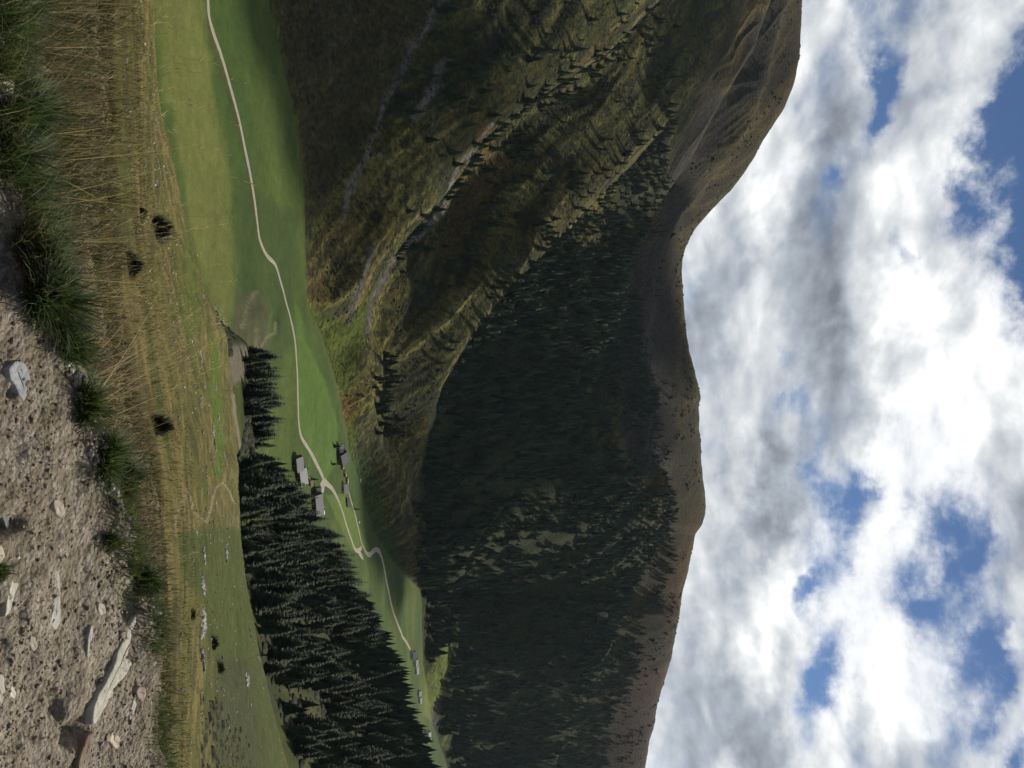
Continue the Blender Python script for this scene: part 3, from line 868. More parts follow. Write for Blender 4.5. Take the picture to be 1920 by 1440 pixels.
def trunk_geo(H, r0):
    V, Q = [], []
    lv = [0, .04, .3, .7, 1.0]; rr = [1.5, 1.0, .8, .45, .06]
    for i_, (l, r_) in enumerate(zip(lv, rr)):
        for k in range(7):
            a = 6.283 * k / 7
            V.append((math.cos(a) * r0 * r_, math.sin(a) * r0 * r_, -1.0 + (H + 1) * l))
    for i_ in range(4):
        for k in range(7):
            Q.append((i_ * 7 + k, i_ * 7 + (k + 1) % 7, (i_ + 1) * 7 + (k + 1) % 7, (i_ + 1) * 7 + k))
    return np.array(V), np.array(Q)

SPEC = [(20, 4.4, 24, 12, .5), (20, 3.4, 26, 11, 1.5), (20, 2.7, 28, 10, 2.5), (20, 3.9, 24, 12, .8), (20, 2.3, 27, 9, 3.5), (20, 3.1, 20, 10, 1.0)]
protos = []
for k, (H, R, lv, nb, z0) in enumerate(SPEC + [(20, 5.2, 20, 11, 1.5), (20, 4.6, 19, 10, 2.5)]):
    V, Q, CC = crown_geo(200 + k, H, R, lv, nb, z0)
    if k >= len(SPEC): CC = CC * np.array([1.9, 1.6, 1.1])
    else: CC = CC * .85
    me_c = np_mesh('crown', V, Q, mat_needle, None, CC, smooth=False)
    TV, TQ = trunk_geo(H * .97, .24)
    me_t = np_mesh('trunk', TV, TQ, mat_bark)
    protos.append((me_t.data, me_c.data))
    bpy.data.objects.remove(me_c); bpy.data.objects.remove(me_t)

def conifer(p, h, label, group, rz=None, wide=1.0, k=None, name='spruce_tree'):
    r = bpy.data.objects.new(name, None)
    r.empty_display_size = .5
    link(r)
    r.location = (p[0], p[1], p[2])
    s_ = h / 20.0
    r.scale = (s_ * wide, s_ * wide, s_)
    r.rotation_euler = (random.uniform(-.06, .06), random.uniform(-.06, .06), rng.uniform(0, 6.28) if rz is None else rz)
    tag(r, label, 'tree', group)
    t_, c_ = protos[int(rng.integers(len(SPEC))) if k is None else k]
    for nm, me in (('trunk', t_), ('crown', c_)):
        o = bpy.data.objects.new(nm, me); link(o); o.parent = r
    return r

# how thickly trees stand, per square metre, for every cell of the land
cellA = np.zeros((NR, NC))
cellA[:-1, :-1] = np.diff(GD, axis=0)[:, :-1] * np.diff(GX, axis=1)[:-1]
inview = (PY > -60) & (PY < 1500)
def scatter(dens_, seed):
    r_ = np.random.default_rng(seed)
    lam = np.clip(dens_ * cellA, 0, 40)
    lam[:, -1] = 0; lam[-1] = 0
    n = r_.poisson(lam)
    rr, cc_ = np.nonzero(n)
    rep_ = n[rr, cc_]
    rr = np.repeat(rr, rep_); cc_ = np.repeat(cc_, rep_)
    f, g = r_.random(len(rr)), r_.random(len(rr))
    def bl(A):
        return (A[rr, cc_] * (1 - f) + A[rr + 1, cc_] * f) * (1 - g) + (A[rr, cc_ + 1] * (1 - f) + A[rr + 1, cc_ + 1] * f) * g
    P_ = np.stack([bl(GX), bl(GD), bl(GZ)], -1)
    return P_, rr, cc_

nz1 = fbm(GX / 35, GD / 35, 4, 301)
nz2 = fbm(GX / 90 + 4, GD / 90, 3, 303)
# 1 the near wood on the spur below the pasture
nearwood = inpoly(warpx, warpy, [(395, 856), (440, 850), (505, 870), (540, 950), (622, 1060), (655, 1120), (712, 1245), (742, 1330), (800, 1450), (800, 1560), (650, 1560), (560, 1440), (500, 1300), (470, 1180), (440, 1040), (380, 1000), (360, 900)])
bandw = (GT > IDX['brow'] + .35) & (GT < IDX['foot1'] - .35)
back_slope = (GT > IDX['spur'] - .1) & (GT < IDX['foot1'] - .35) & (PY > 860)
d_near = np.where(bandw & (nearwood | back_slope), .021, 0) * np.where(strip > .3, .25, 1.0) * sstep(-.45, -.1, nz1 + .25) * (PY > 862) * (PY < 1560)
d_near = d_near * np.where((PY > 1250) & (GD < 480), .6, 1)
Pn, rn, cn = scatter(d_near, 11)
d_grove = np.where((PY > 655) & (PY < 855) & (GT > IDX['gully'] + .25) & (GT < IDX['spur'] + .25) & ~((PY > 790) & (GT < IDX['gully'] + .75)), .020, 0)
Pg, rg, cg = scatter(d_grove, 12)
# drop stems that crowd each other
def thin(P_, dmin):
    keep = []; cells = {}
    for i_, p_ in enumerate(P_):
        c_ = (int(p_[0] // dmin), int(p_[1] // dmin))
        ok = True
        for a in (-1, 0, 1):
            for b_ in (-1, 0, 1):
                for j in cells.get((c_[0] + a, c_[1] + b_), ()):
                    if (P_[j][0] - p_[0]) ** 2 + (P_[j][1] - p_[1]) ** 2 < dmin * dmin: ok = False
        if ok:
            keep.append(i_); cells.setdefault(c_, []).append(i_)
    return keep
Pn = Pn[thin(Pn, 3.8)]; Pg = Pg[thin(Pg, 3.6)]
hn = (9 + 14 * rng.random(len(Pn)) ** 1.2) * (1 - .3 * (rng.random(len(Pn)) < .25))
hg = rng.uniform(10, 18, len(Pg))
print('near wood', len(Pn), 'grove', len(Pg))
for p_, h in zip(Pg, hg):
    conifer(p_, h, 'dark spruce in the small grove standing at the edge of the green meadow', 'spruces of the small grove by the meadow', wide=random.uniform(1.2, 1.7))
order = np.argsort(-hn / Pn[:, 1])
NIND = 300 - len(Pg) - 14
for j in order[:NIND]:
    p_ = Pn[j]
    yb_ = 720 + F * p_[0] / p_[1]; low_ = p_[1] < 470
    where = ('between the sandy bank and the pale roofed barns' if yb_ < 900 else 'hiding the foot of the large grey roofed farmhouse' if yb_ < 985 else
             'below the rim beyond the two upper stone heaps' if yb_ < 1090 and low_ else 'reaching up beside the road junction' if yb_ < 1090 else
             'below the rim beyond the largest stone heap' if yb_ < 1230 and low_ else 'with tips against the far end of the meadow' if yb_ < 1230 else
             'standing loosely on the scrubby slope at the far right' if low_ else 'in front of the far hamlet')
    if rng.random() < .14:
        conifer(p_, hn[j] * .75, 'paler olive larch in near wood ' + where, 'larches of the near wood ' + where, wide=random.uniform(1.0, 1.3), k=len(SPEC) + int(rng.integers(2)), name='larch_tree')
        continue
    conifer(p_, hn[j], 'dark spruce in the near wood ' + where, 'spruces of the near wood ' + where, wide=random.uniform(1.15, 1.8))
rest = order[NIND:]

# solitary spruces that can be told apart
SOLO = [(497, 838, 'foot1', 9, 'small dark spruce alone on the meadow beside the bare gravel bank'), (626, 838, 'foot1', 9, 'small dark tree standing alone on bright meadow near the dark grey farmhouse'),
        (622, 872, 'foot1', 8, 'short dark tree on the meadow in front of the timber stacks'), (566, 880, 'foot1', 7, 'round dark tree between the two pale roofed barns'),
        (664, 957, 'foot1', 9, 'dark tree beside the upper valley track behind the farm'), (584, 901, 'foot1', 7, 'small tree at the corner of the pale roofed house near the road fork')]
for x, y, st, h, lb in SOLO:
    conifer(hit(x, y, st), h, lb, None, wide=1.2)

# forests far and wide: merged low trees
def far_tree(seed, tiers, spikes):
    r_ = np.random.default_rng(seed)
    V, T, CC = [], [], []
    for i_ in range(tiers):
        t = i_ / tiers
        z0 = .06 + .80 * t; z1 = min(1.0, z0 + .42 * (1 - t * .45))
        rad = .165 * (1 - t) ** .85 + .012
        base = len(V)
        V.append((0, 0, z1)); CC.append(1.15)
        a0 = r_.uniform(0, 6)
        for k in range(spikes):
            a = a0 + 6.283 * k / spikes
            rr_ = rad * (r_.uniform(.85, 1.25) if k % 2 == 0 else r_.uniform(.5, .75))
            V.append((math.cos(a) * rr_, math.sin(a) * rr_, z0 - (.03 if k % 2 == 0 else -.02) + r_.uniform(-.012, .012))); CC.append(r_.uniform(.7, 1.1))
        for k in range(spikes):
            T.append((base, base + 1 + k, base + 1 + (k + 1) % spikes))
    return np.array(V), np.array(T), np.array(CC)
def mass(name, P_, h, wide, lods, tint, mat, label, cat):
    r_ = np.random.default_rng(len(P_))
    Vs, Ts, Cs = [], [], []
    n0 = 0
    which = r_.integers(len(lods), size=len(P_))
    for k, (v, t_, c_) in enumerate(lods):
        idx = np.nonzero(which == k)[0]
        if not len(idx): continue
        a = r_.uniform(0, 6.28, len(idx)); ca, sa = np.cos(a)[:, None], np.sin(a)[:, None]
        hh_ = h[idx][:, None]; ww = hh_ * wide[idx][:, None]
        X = (v[None, :, 0] * ca - v[None, :, 1] * sa) * ww + P_[idx, 0][:, None]
        Y = (v[None, :, 0] * sa + v[None, :, 1] * ca) * ww + P_[idx, 1][:, None]
        lx, ly = r_.normal(0, .03, len(idx))[:, None], r_.normal(0, .03, len(idx))[:, None]
        X = X + v[None, :, 2] * hh_ * lx; Y = Y + v[None, :, 2] * hh_ * ly
        Z = v[None, :, 2] * hh_ + P_[idx, 2][:, None] - .4
        Vs.append(np.stack([X, Y, Z], -1).reshape(-1, 3))
        tn = tint[idx][:, None, :] * c_[None, :, None]
        Cs.append(tn.reshape(-1, 3))
        Ts.append((t_[None] + (np.arange(len(idx)) * len(v))[:, None, None]).reshape(-1, 3) + n0)
        n0 += len(idx) * len(v)
    o = np_mesh(name, np.concatenate(Vs), np.concatenate(Ts), mat, None, np.concatenate(Cs), smooth=False)
    tag(o, label, cat, None, 'stuff')
    return o
def tints(n, base, spread, seed):
    r_ = np.random.default_rng(seed)
    t = np.array(base)[None] * (1 + r_.normal(0, spread, n).clip(-.5, .7))[:, None]
    t[:, 0] *= 1 + r_.normal(0, .12, n)
    return t
lod_mid = [far_tree(300 + i_, 9, 12) for i_ in range(4)]
lod_far = [far_tree(310 + i_, 5, 8) for i_ in range(4)]
mat_mass = mat_attr('needle_mass', .85, ((.5, .25),))

fF = [(1172, 470), (1060, 462), (1025, 470), (960, 535), (905, 600), (868, 660), (832, 722), (806, 785), (790, 860), (786, 960), (790, 1060), (797, 1115), (845, 1100), (905, 985), (985, 900), (1060, 800), (1112, 680), (1140, 620), (1155, 560)]
fR = [(800, 1100), (782, 1125), (776, 1160), (782, 1190), (800, 1205), (850, 1205), (852, 1235), (815, 1350), (835, 1425), (860, 1330), (905, 1500), (1030, 1500), (1065, 1370), (1100, 1290), (1135, 1225), (1160, 1150), (1200, 1080), (1240, 1010), (1290, 955), (1260, 920), (1200, 850), (1230, 760), (1200, 640), (1190, 540), (1150, 560), (1112, 680), (1060, 800), (985, 900), (905, 985)]
fD = [(1270, 1020), (1225, 1100), (1180, 1170), (1150, 1240), (1095, 1330), (1060, 1420), (1050, 1500), (1110, 1500), (1150, 1330), (1190, 1250), (1205, 1190), (1240, 1110), (1280, 1040)]
onM = GT > IDX['foot2'] - .0
behindB = GT > IDX['ribB'] - .12
dF = np.where(inpoly(warpx, warpy, fF) & behindB & (GT < IDX['gulC']), .0165, 0)
dF = np.maximum(dF, np.where((GT > IDX['ribB']) & (GT < IDX['gulB'] + .2) & (PY > 470) & (PY < 1100), .0165, 0))
foothill = ((PY > 1105) & (PX > 800) & (PX < 1000) & (GT > IDX['foot2'] + .25)) | ((PY > 1070) & (PY < 1130) & (PX > 772) & (GT > IDX['foot2'] + .12) & (GT < IDX['ribD']))
dR = np.where(inpoly(warpx, warpy, fR) & (GT > IDX['ribC'] - .1 * (PY > 1080)) & onM, .0145, 0)
dR = np.maximum(dR, np.where(foothill, .0145, 0))
fieldm = inpoly(PX, PY, [(853, 1205), (850, 1238), (812, 1362), (788, 1350), (790, 1265), (828, 1208)]) | inpoly(PX, PY, [(852, 1336), (860, 1346), (840, 1416), (824, 1404)]) | inpoly(PX, PY, [(812, 1318), (828, 1320), (824, 1368), (806, 1362)])
dR = dR * ~fieldm
dR = dR + np.where((PY > 850) & (GT > IDX['ribC']) & (GT < IDX['skyline'] - .12), .010, 0) * sstep(60, 0, pdist(PX, PY, [(1180, 850), (1225, 920), (1250, 960), (1205, 1060), (1150, 1180), (1120, 1260), (1080, 1360), (1050, 1440)])) * sstep(-.15, .25, fbm(GX / 22, GD / 22, 4, 331))
thinb = region(PX, PY, [(1150, 800), (1250, 800), (1290, 950), (1180, 900)], 30)
dR = dR * (1 - .8 * thinb) * (GT < IDX['skyline'] - .3) * (PX < 1262)
dD = np.where(inpoly(warpx, warpy, fD) & (GT > IDX['ribC']) & (GT < IDX['skyline'] - .35), .012, 0)
# open grassy places inside the woods
openp = np.clip(sstep(16, 8, pdist(warpx, warpy, [(1150, 820), (1170, 850), (1160, 870)])) + sstep(9, 4, pdist(warpx, warpy, [(975, 1290), (930, 1350), (900, 1400), (850, 1430)])) +
                sstep(7, 3, pdist(warpx, warpy, [(1110, 620), (1130, 640), (1115, 660)])) + sstep(6, 3, pdist(warpx, warpy, [(1040, 610), (1025, 630)])) + sstep(5, 2, pdist(warpx, warpy, [(1060, 1225), (1010, 1280), (965, 1310)])) +
                sstep(5, 2, pdist(warpx, warpy, [(1290, 960), (1240, 1020), (1200, 1080), (1165, 1145), (1140, 1220)])), 0, 1)
Pf, rf_, cf_ = scatter((np.maximum(np.maximum(dF, dR), dD) * (1 - openp * .93) * (.18 + .82 * sstep(-.5, .0, nz1 + nz2 * .5))) * inview, 21)
hf = (8 + 17 * rng.random(len(Pf)) ** 1.6) * (1 - .35 * sstep(1120, 1290, PX[rf_, cf_]))
print('far forest', len(Pf))
mass('forest', Pf, hf * 1.12, rng.uniform(1.0, 1.7, len(Pf)), lod_far, tints(len(Pf), (.026, .045, .019), .55, 5), mat_mass, 'dark conifer forest covering the far mountain sides', 'forest')
# scattered trees on the open face at the left, and above the wood
patch = .15 + .85 * sstep(-.05, .2, fbm(wq / 45, along / 120, 3, 311))
dS = np.where((GT > IDX['foot2'] + .35) & (GT < IDX['ribD']) & (PY < 560) & (PX > 730) & (PX < 1260), .0048, 0) * patch * (1.5 - sstep(-.2, .6, rib))
dS = dS + np.where((GT > IDX['ribA'] + .5) & (GT < IDX['gulB']) & (PY < 470) & (PX > 1000) & (PX < 1270), .0015, 0) * patch
dS = dS + np.where(inpoly(warpx, warpy, [(700, 660), (735, 650), (745, 760), (735, 830), (705, 820), (700, 740)]) & (GT > IDX['foot2']), .009, 0)
dS = dS + np.where(inpoly(warpx, warpy, [(770, 930), (790, 940), (800, 1090), (790, 1100), (775, 1040)]) & (GT > IDX['foot2']), .006, 0)
dS = dS + np.where((PY > 860) & (PX > 1130) & (PX < 1262) & (GT > IDX['gulC']) & (GT < IDX['skyline'] - .4), .0022, 0)
dS = dS + np.where((PY > 700) & (PY < 960) & (PX > 1150) & (PX < 1260) & (GT > IDX['gulC']), .0022, 0)
dS = dS + np.where(inpoly(warpx, warpy, [(1040, 440), (1180, 380), (1240, 440), (1170, 480)]) & (GT > IDX['ribB'] - .2), .009, 0)
dS = dS + np.where(inpoly(warpx, warpy, [(850, 1420), (930, 1340), (1000, 1290), (960, 1440)]) & onM, .0015, 0)
Ps, rs_, cs_ = scatter(dS * inview, 22)
hs = rng.uniform(6, 16, len(Ps)) * np.where(Ps[:, 1] > 1700, .8, 1.15)
print('scattered', len(Ps), 'near rest', len(rest))
SC_MARKS = [(838, 118, 15), (842, 150, 12), (850, 180, 16), (880, 190, 17), (878, 205, 15), (870, 232, 16), (985, 110, 20), (1000, 95, 20), (875, 320, 9), (940, 340, 13), (925, 345, 12), (975, 330, 15), (1020, 325, 15), (1040, 320, 14),
            (900, 380, 14), (890, 400, 18), (935, 405, 12), (820, 430, 14), (795, 463, 12), (830, 460, 10), (792, 530, 12), (828, 540, 11), (840, 535, 10), (835, 655, 14), (845, 640, 14), (820, 680, 12)]
# the 8 best seen of these stand as their own objects
Pm, hm2 = [], []
for k, (x, y, h) in enumerate(SC_MARKS):
    p_ = hit(x, y, 'foot2')
    Pm.append((p_.x, p_.y, p_.z)); hm2.append(h)
allP = np.concatenate([Pn[rest], Ps, np.array(Pm)]); allH = np.concatenate([hn[rest], hs, np.array(hm2)])
mass('scattered_conifers', allP, allH, rng.uniform(1.0, 1.4, len(allP)), lod_mid, tints(len(allP), (.024, .042, .018), .35, 6), mat_mass, 'dark conifers scattered over the open mountain face and filling the back of the near wood', 'trees')
# low shrubs and heath cushions on the faces
blob = (np.array([(0, 0, 1.)] + [(math.cos(a) * .8, math.sin(a) * .8, .55) for a in np.linspace(0, 6.28, 6)[:-1]] + [(math.cos(a), math.sin(a), -.3) for a in np.linspace(.5, 6.78, 6)[:-1]]),
        np.array([(0, 1 + k, 1 + (k + 1) % 5) for k in range(5)] + [(1 + k, 6 + k, 1 + (k + 1) % 5) for k in range(5)] + [(6 + k, 6 + (k + 1) % 5, 1 + (k + 1) % 5) for k in range(5)]), np.ones(11))
dB = np.where((GT > IDX['foot2'] + .03) & (GT < IDX['ribD']) & (PX < 1260) & (PY < 900) & inview, .05, 0) * sstep(-.05, .25, fbm(wq / 14, along / 30, 3, 321)) * (GD < 1500)
dB = dB + np.where((GT > IDX['ribC']) & (PX > 1100) & inview, .006, 0) * sstep(.0, .3, nz1)
dB = dB + np.where(bandw & (nearwood | back_slope | (strip > .3)) & inview & (PY > 860), .03, 0)
dB = dB + np.where((GT > IDX['brow'] + .05) & (GT < IDX['spur'] + .3) & (PY > 590) & (PY < 870), .06, 0) * sstep(-.2, .2, nz1)
Pb, rb_, cb_ = scatter(dB, 23)
print('shrubs', len(Pb))
mass('heath_shrubs', Pb, rng.uniform(.5, 1.3, len(Pb)) * np.where(Pb[:, 1] > 1500, 2, 1) * np.where(Pb[:, 1] < 600, 1.7, 1), rng.uniform(1.0, 1.8, len(Pb)), [blob], tints(len(Pb), (.034, .036, .020), .3, 7), mat_mass, 'low dark heath shrubs dotted over the mountain face and the near wooded slope', 'shrubs')

# ------------------------------------------------------------------ rocks
mat_rock, b, p = new_mat('schist')
P = objco(b)
f = b.rng(b.noise(P, 12, 6, .6), .3, .7, .72, 1.25)
c_ = b.mix(1.0, attr(b), b.comb(f, f, f), 'MULTIPLY')
c_ = b.mix(b.rng(b.noise(P, 45, 3), .62, .72, 0, .5), c_, (.12, .12, .09))
b.put(p.inputs['Base Color'], c_); p.inputs['Roughness'].default_value = .85
bump(b, p, b.noise(P, 35, 8, .65), .8, .012)
mat_rockm = mat_attr('field_stone', .9, ((1.5, .3), (9, .25)), (6, .8, .05))

def slab(name, marks, h, color, label, cat='rock', tilt=(0, 0), sink=.012):
    h = .010 + h * .22
    pts = []
    for x, y in marks:
        Dg = 1.6 / -float(tanx(x)); X = float(horiz(y, x)) * Dg
        pts.append((X, Dg))
    # refine onto the real path surface
    pts = np.array(pts)
    cx_, cy_ = pts.mean(0)
    n = len(pts)
    t = np.linspace(0, n, 6 * n, endpoint=False)
    P0 = np.array([pts[int(a) % n] * (1 - a % 1) + pts[(int(a) + 1) % n] * (a % 1) for a in t])
    k = np.array([1, 2, 1]) / 4
    P0 = np.stack([np.convolve(np.pad(P0[:, j], 1, 'wrap'), k, 'valid') for j in (0, 1)], -1)
    z0 = float(z_near(cx_, cy_)[0])
    rings = [(1.02, -.05), (1.01, .0), (1.0, .55), (.975, .88), (.92, .98), (.7, 1.02), (.35, 1.0), (.05, 1.0)]
    V = []
    seed = int(abs(cx_ * 977 + cy_ * 131)) + 3
    # shrink towards a spine rather than one centre so long stones keep their shape
    d_ = P0 - P0.mean(0); u_, s_, vt = np.linalg.svd(d_, full_matrices=False)
    ax0 = vt[0]; al = d_ @ ax0
    for sc, zz in rings:
        q_ = P0.mean(0) + al[:, None] * ax0 * (1 - (1 - sc) * .45) + (d_ - al[:, None] * ax0) * sc
        zb = z_near(q_[:, 0], q_[:, 1], False)[0] if zz <= 0 else z0
        nzv = (fbm(q_[:, 0] * 14, q_[:, 1] * 14, 4, seed) * .3 + fbm(q_[:, 0] * 60, q_[:, 1] * 60, 3, seed) * .12) * h * (zz > .3)
        zt = z0 - sink + zz * h + nzv + (q_[:, 0] - cx_) * tilt[0] + (q_[:, 1] - cy_) * tilt[1]
        if zz <= 0: zt = zt - .03
        V.append(np.stack([q_[:, 0], q_[:, 1], zt], -1))
    m_ = len(P0)
    V = np.concatenate(V)
    Q = [(r * m_ + a, r * m_ + (a + 1) % m_, (r + 1) * m_ + (a + 1) % m_, (r + 1) * m_ + a) for r in range(len(rings) - 1) for a in range(m_)]
    cl = np.array(color)[None] * (1 + fbm(V[:, 0] * 9, V[:, 1] * 9, 3, seed + 1) * .25)[:, None]
    o = np_mesh(name, V - np.array([cx_, cy_, z0]), np.array(Q), mat_rock, None, cl)
    o.location = (cx_, cy_, z0)
    return tag(o, label, cat)
PALE, GREY, PINK, BROWN = (.40, .38, .32), (.22, .23, .22), (.27, .21, .18), (.20, .15, .11)
slab('rock', [(272, 1108), (277, 1128), (274, 1150), (267, 1175), (258, 1195), (250, 1215), (243, 1245), (230, 1265), (218, 1278), (208, 1292), (200, 1308), (190, 1330), (180, 1348), (168, 1360), (166, 1350), (170, 1325), (180, 1300), (195, 1275), (208, 1250), (215, 1225), (222, 1205), (232, 1180), (245, 1160), (256, 1140), (265, 1120)], .04, PALE,
     'long pale grey slab of rock lying across the stony path by the grass edge', tilt=(0, .0))
slab('rock', [(212, 1290), (209, 1321), (204, 1321), (201, 1300)], .03, PALE, 'short pale sliver of rock jutting from the side of the long slab')
slab('rock', [(18, 690), (30, 676), (45, 677), (54, 695), (57, 715), (52, 738), (46, 752), (38, 742), (30, 722), (20, 708)], .018, (.29, .30, .31), 'flat blue grey stone embedded in the gravel with a small dark pit')
slab('rock', [(-20, 625), (0, 622), (14, 628), (25, 645), (30, 662), (24, 680), (8, 690), (-20, 690)], .03, (.40, .38, .31), 'pale yellowish flat stone at the lower frame edge next to the blue grey one')
slab('rock', [(-20, 480), (6, 482), (18, 495), (26, 508), (14, 530), (0, 545), (-20, 545)], .045, (.31, .30, .28), 'grey hollowed stone at the path edge below the biggest grass tussock')
slab('rock', [(-18, 138), (0, 138), (14, 146), (21, 160), (16, 178), (4, 186), (-18, 184)], .09, (.48, .44, .36), 'pale rounded boulder among the green tussocks at the very edge of the path')
slab('rock', [(97, 938), (105, 934), (116, 944), (120, 960), (114, 972), (104, 962), (98, 950)], .035, (.36, .31, .25), 'small pale brown stone alone in the middle of the gravel')
slab('rock', [(30, 935), (38, 942), (46, 975), (50, 1000), (42, 1012), (37, 985), (28, 960)], .07, GREY, 'narrow grey stone standing beside the dark hollow in the path')
slab('rock', [(-18, 1020), (6, 1022), (12, 1040), (4, 1058), (-18, 1060)], .05, (.44, .38, .29), 'cream coloured stone above a tuft of green grass on the path')
slab('rock', [(42, 1040), (46, 1060), (38, 1100), (24, 1150), (14, 1158), (16, 1130), (26, 1090), (34, 1050)], .022, (.42, .40, .34), 'long thin pale rock rib running along the left part of the path')
slab('rock', [(108, 1060), (116, 1070), (118, 1120), (120, 1165), (112, 1182), (98, 1170), (104, 1140), (106, 1090)], .016, (.38, .37, .33), 'straight pale rock rib ending in a blue grey tip in mid path')
slab('rock', [(170, 1170), (174, 1180), (168, 1215), (163, 1235), (160, 1230), (164, 1195)], .014, (.36, .34, .30), 'thin faint rock rib between mid path and the long slab')
slab('rock', [(212, 1372), (224, 1380), (232, 1396), (228, 1408), (216, 1402), (208, 1390)], .03, (.48, .40, .32), 'angular cream stone on the gravel beyond the end of the long slab')
slab('rock', [(252, 1286), (264, 1288), (268, 1300), (262, 1312), (250, 1308), (246, 1296)], .05, PINK, 'rounded pinkish stone at the grass border right of the long slab')
slab('rock', [(246, 1308), (250, 1320), (242, 1345), (236, 1352), (238, 1330)], .028, PALE, 'short pale splinter of rock below the pinkish stone')
slab('rock', [(174, 1370), (168, 1402), (160, 1450), (138, 1450), (148, 1410), (158, 1378)], .085, BROWN, 'brown rock ledge rising at the frame edge past the end of the long slab')
slab('rock', [(-18, 1262), (4, 1264), (8, 1300), (2, 1320), (-18, 1318)], .03, (.42, .38, .31), 'pale stone cut by the frame edge in the lower left of the gravel')
slab('rock', [(14, 1288), (24, 1286), (30, 1298), (26, 1310), (16, 1304)], .028, (.50, .46, .40), 'small whitish angular stone in coarse gravel near the dark slit')
slab('rock', [(112, 1283), (118, 1290), (118, 1330), (112, 1345), (107, 1320)], .04, (.33, .30, .22), 'narrow upright greenish grey stone casting a dark slit of shade')
slab('rock', [(265, 984), (274, 990), (276, 1004), (268, 1012), (262, 1000)], .05, PINK, 'pinkish stone in the line of rubble along the grass verge')
slab('rock', [(142, 716), (148, 728), (146, 742), (139, 738), (138, 724)], .03, (.45, .45, .43), 'light grey stone at the foot of the verge grass')
slab('rock', [(60, 1190), (70, 1196), (74, 1214), (66, 1222), (58, 1208)], .03, (.30, .27, .22), 'dull brown cobble lying loose in the gravel between the two rock ribs')
slab('rock', [(186, 1128), (196, 1134), (198, 1150), (188, 1154), (182, 1142)], .02, (.40, .34, .29), 'small flat pinkish stone near the left end of the long slab')

# loose gravel
ico_v = []
ph = (1 + 5 ** .5) / 2
ico_v = np.array([(-1, ph, 0), (1, ph, 0), (-1, -ph, 0), (1, -ph, 0), (0, -1, ph), (0, 1, ph), (0, -1, -ph), (0, 1, -ph), (ph, 0, -1), (ph, 0, 1), (-ph, 0, -1), (-ph, 0, 1)]) / 1.9
ico_f = np.array([(0, 11, 5), (0, 5, 1), (0, 1, 7), (0, 7, 10), (0, 10, 11), (1, 5, 9), (5, 11, 4), (11, 10, 2), (10, 7, 6), (7, 1, 8), (3, 9, 4), (3, 4, 2), (3, 2, 6), (3, 6, 8), (3, 8, 9), (4, 9, 5), (2, 4, 11), (6, 2, 10), (8, 6, 7), (9, 8, 1)])
def stones(P_, size, cols, flat=.6, seed=3):
    r_ = np.random.default_rng(seed)
    n = len(P_)
    v = ico_v[None] * (1 + r_.normal(0, .17, (n, 12, 1)))
    sc = np.stack([r_.uniform(.7, 1.4, n), r_.uniform(.6, 1.1, n), r_.uniform(.35, .8, n) * flat / .6], -1)
    v = v * sc[:, None, :] * size[:, None, None]
    a = r_.uniform(0, 6.28, n); ca, sa = np.cos(a)[:, None], np.sin(a)[:, None]
    X = v[..., 0] * ca - v[..., 1] * sa; Y = v[..., 0] * sa + v[..., 1] * ca
    V = np.stack([X, Y, v[..., 2]], -1) + P_[:, None, :]
    Fc = (ico_f[None] + (np.arange(n) * 12)[:, None, None]).reshape(-1, 3)
    CC = np.repeat(cols[:, None], 12, 1).reshape(-1, 3)
    return V.reshape(-1, 3), Fc, CC
n = 60000
Yg = rng.uniform(1.2, 4.2, n); Xg = rng.uniform(-1, 1, n) * (Yg * .62 + .5)
zg, sg = z_near(Xg, Yg)
cl_ = fbm(Xg * 2.2, Yg * 4, 3, 401)
keep = (sg < .02 + rng.random(n) * .05) & (rng.random(n) < .15 + .8 * sstep(-.2, .4, cl_))
edge_extra = (sg > -.1) & (sg < .10)
Xg, Yg, zg, sg = (q_[keep] for q_ in (Xg, Yg, zg, sg))
sz = .0022 + .0065 * rng.random(len(Xg)) ** 4 + .012 * (rng.random(len(Xg)) < .008) * rng.random(len(Xg))
basec = np.array([(.30, .26, .21), (.40, .36, .31), (.22, .18, .15), (.34, .27, .23), (.27, .26, .25), (.50, .47, .43)])
cg_ = basec[rng.choice(6, len(Xg), p=[.27, .2, .2, .15, .13, .05])] * rng.uniform(.5, .92, (len(Xg), 1)) * np.array([1, .94, .84])
V, Fc, CC = stones(np.stack([Xg, Yg, zg + sz * .25], -1), sz, cg_)
tag(np_mesh('gravel', V, Fc, mat_rockm, None, CC, smooth=False), 'loose grey and brown gravel strewn over the path', 'gravel', None, 'stuff')
# line of rubble where the path meets the verge
n = 900
t = rng.uniform(0, 1, n)
ym = 640 + t * 520
xm = np.interp(ym, [p_[1] for p_ in EDGE], [p_[0] for p_ in EDGE]) + rng.normal(6, 7, n) + np.where(ym > 950, 14, 0)
Dg = 1.6 / -tanx(xm); Xr = horiz(ym, xm) * Dg
zr, sr = z_near(Xr, Dg)
sz = .004 + .010 * rng.random(n) ** 3
V, Fc, CC = stones(np.stack([Xr, Dg, zr + sz * .4], -1), sz, basec[rng.choice(6, n)] * rng.uniform(.6, 1.1, (n, 1)), .8, 9)
tag(np_mesh('verge_rubble', V, Fc, mat_rockm, None, CC, smooth=False), 'broken pebbles heaped in a line along the path edge', 'rubble', None, 'stuff')

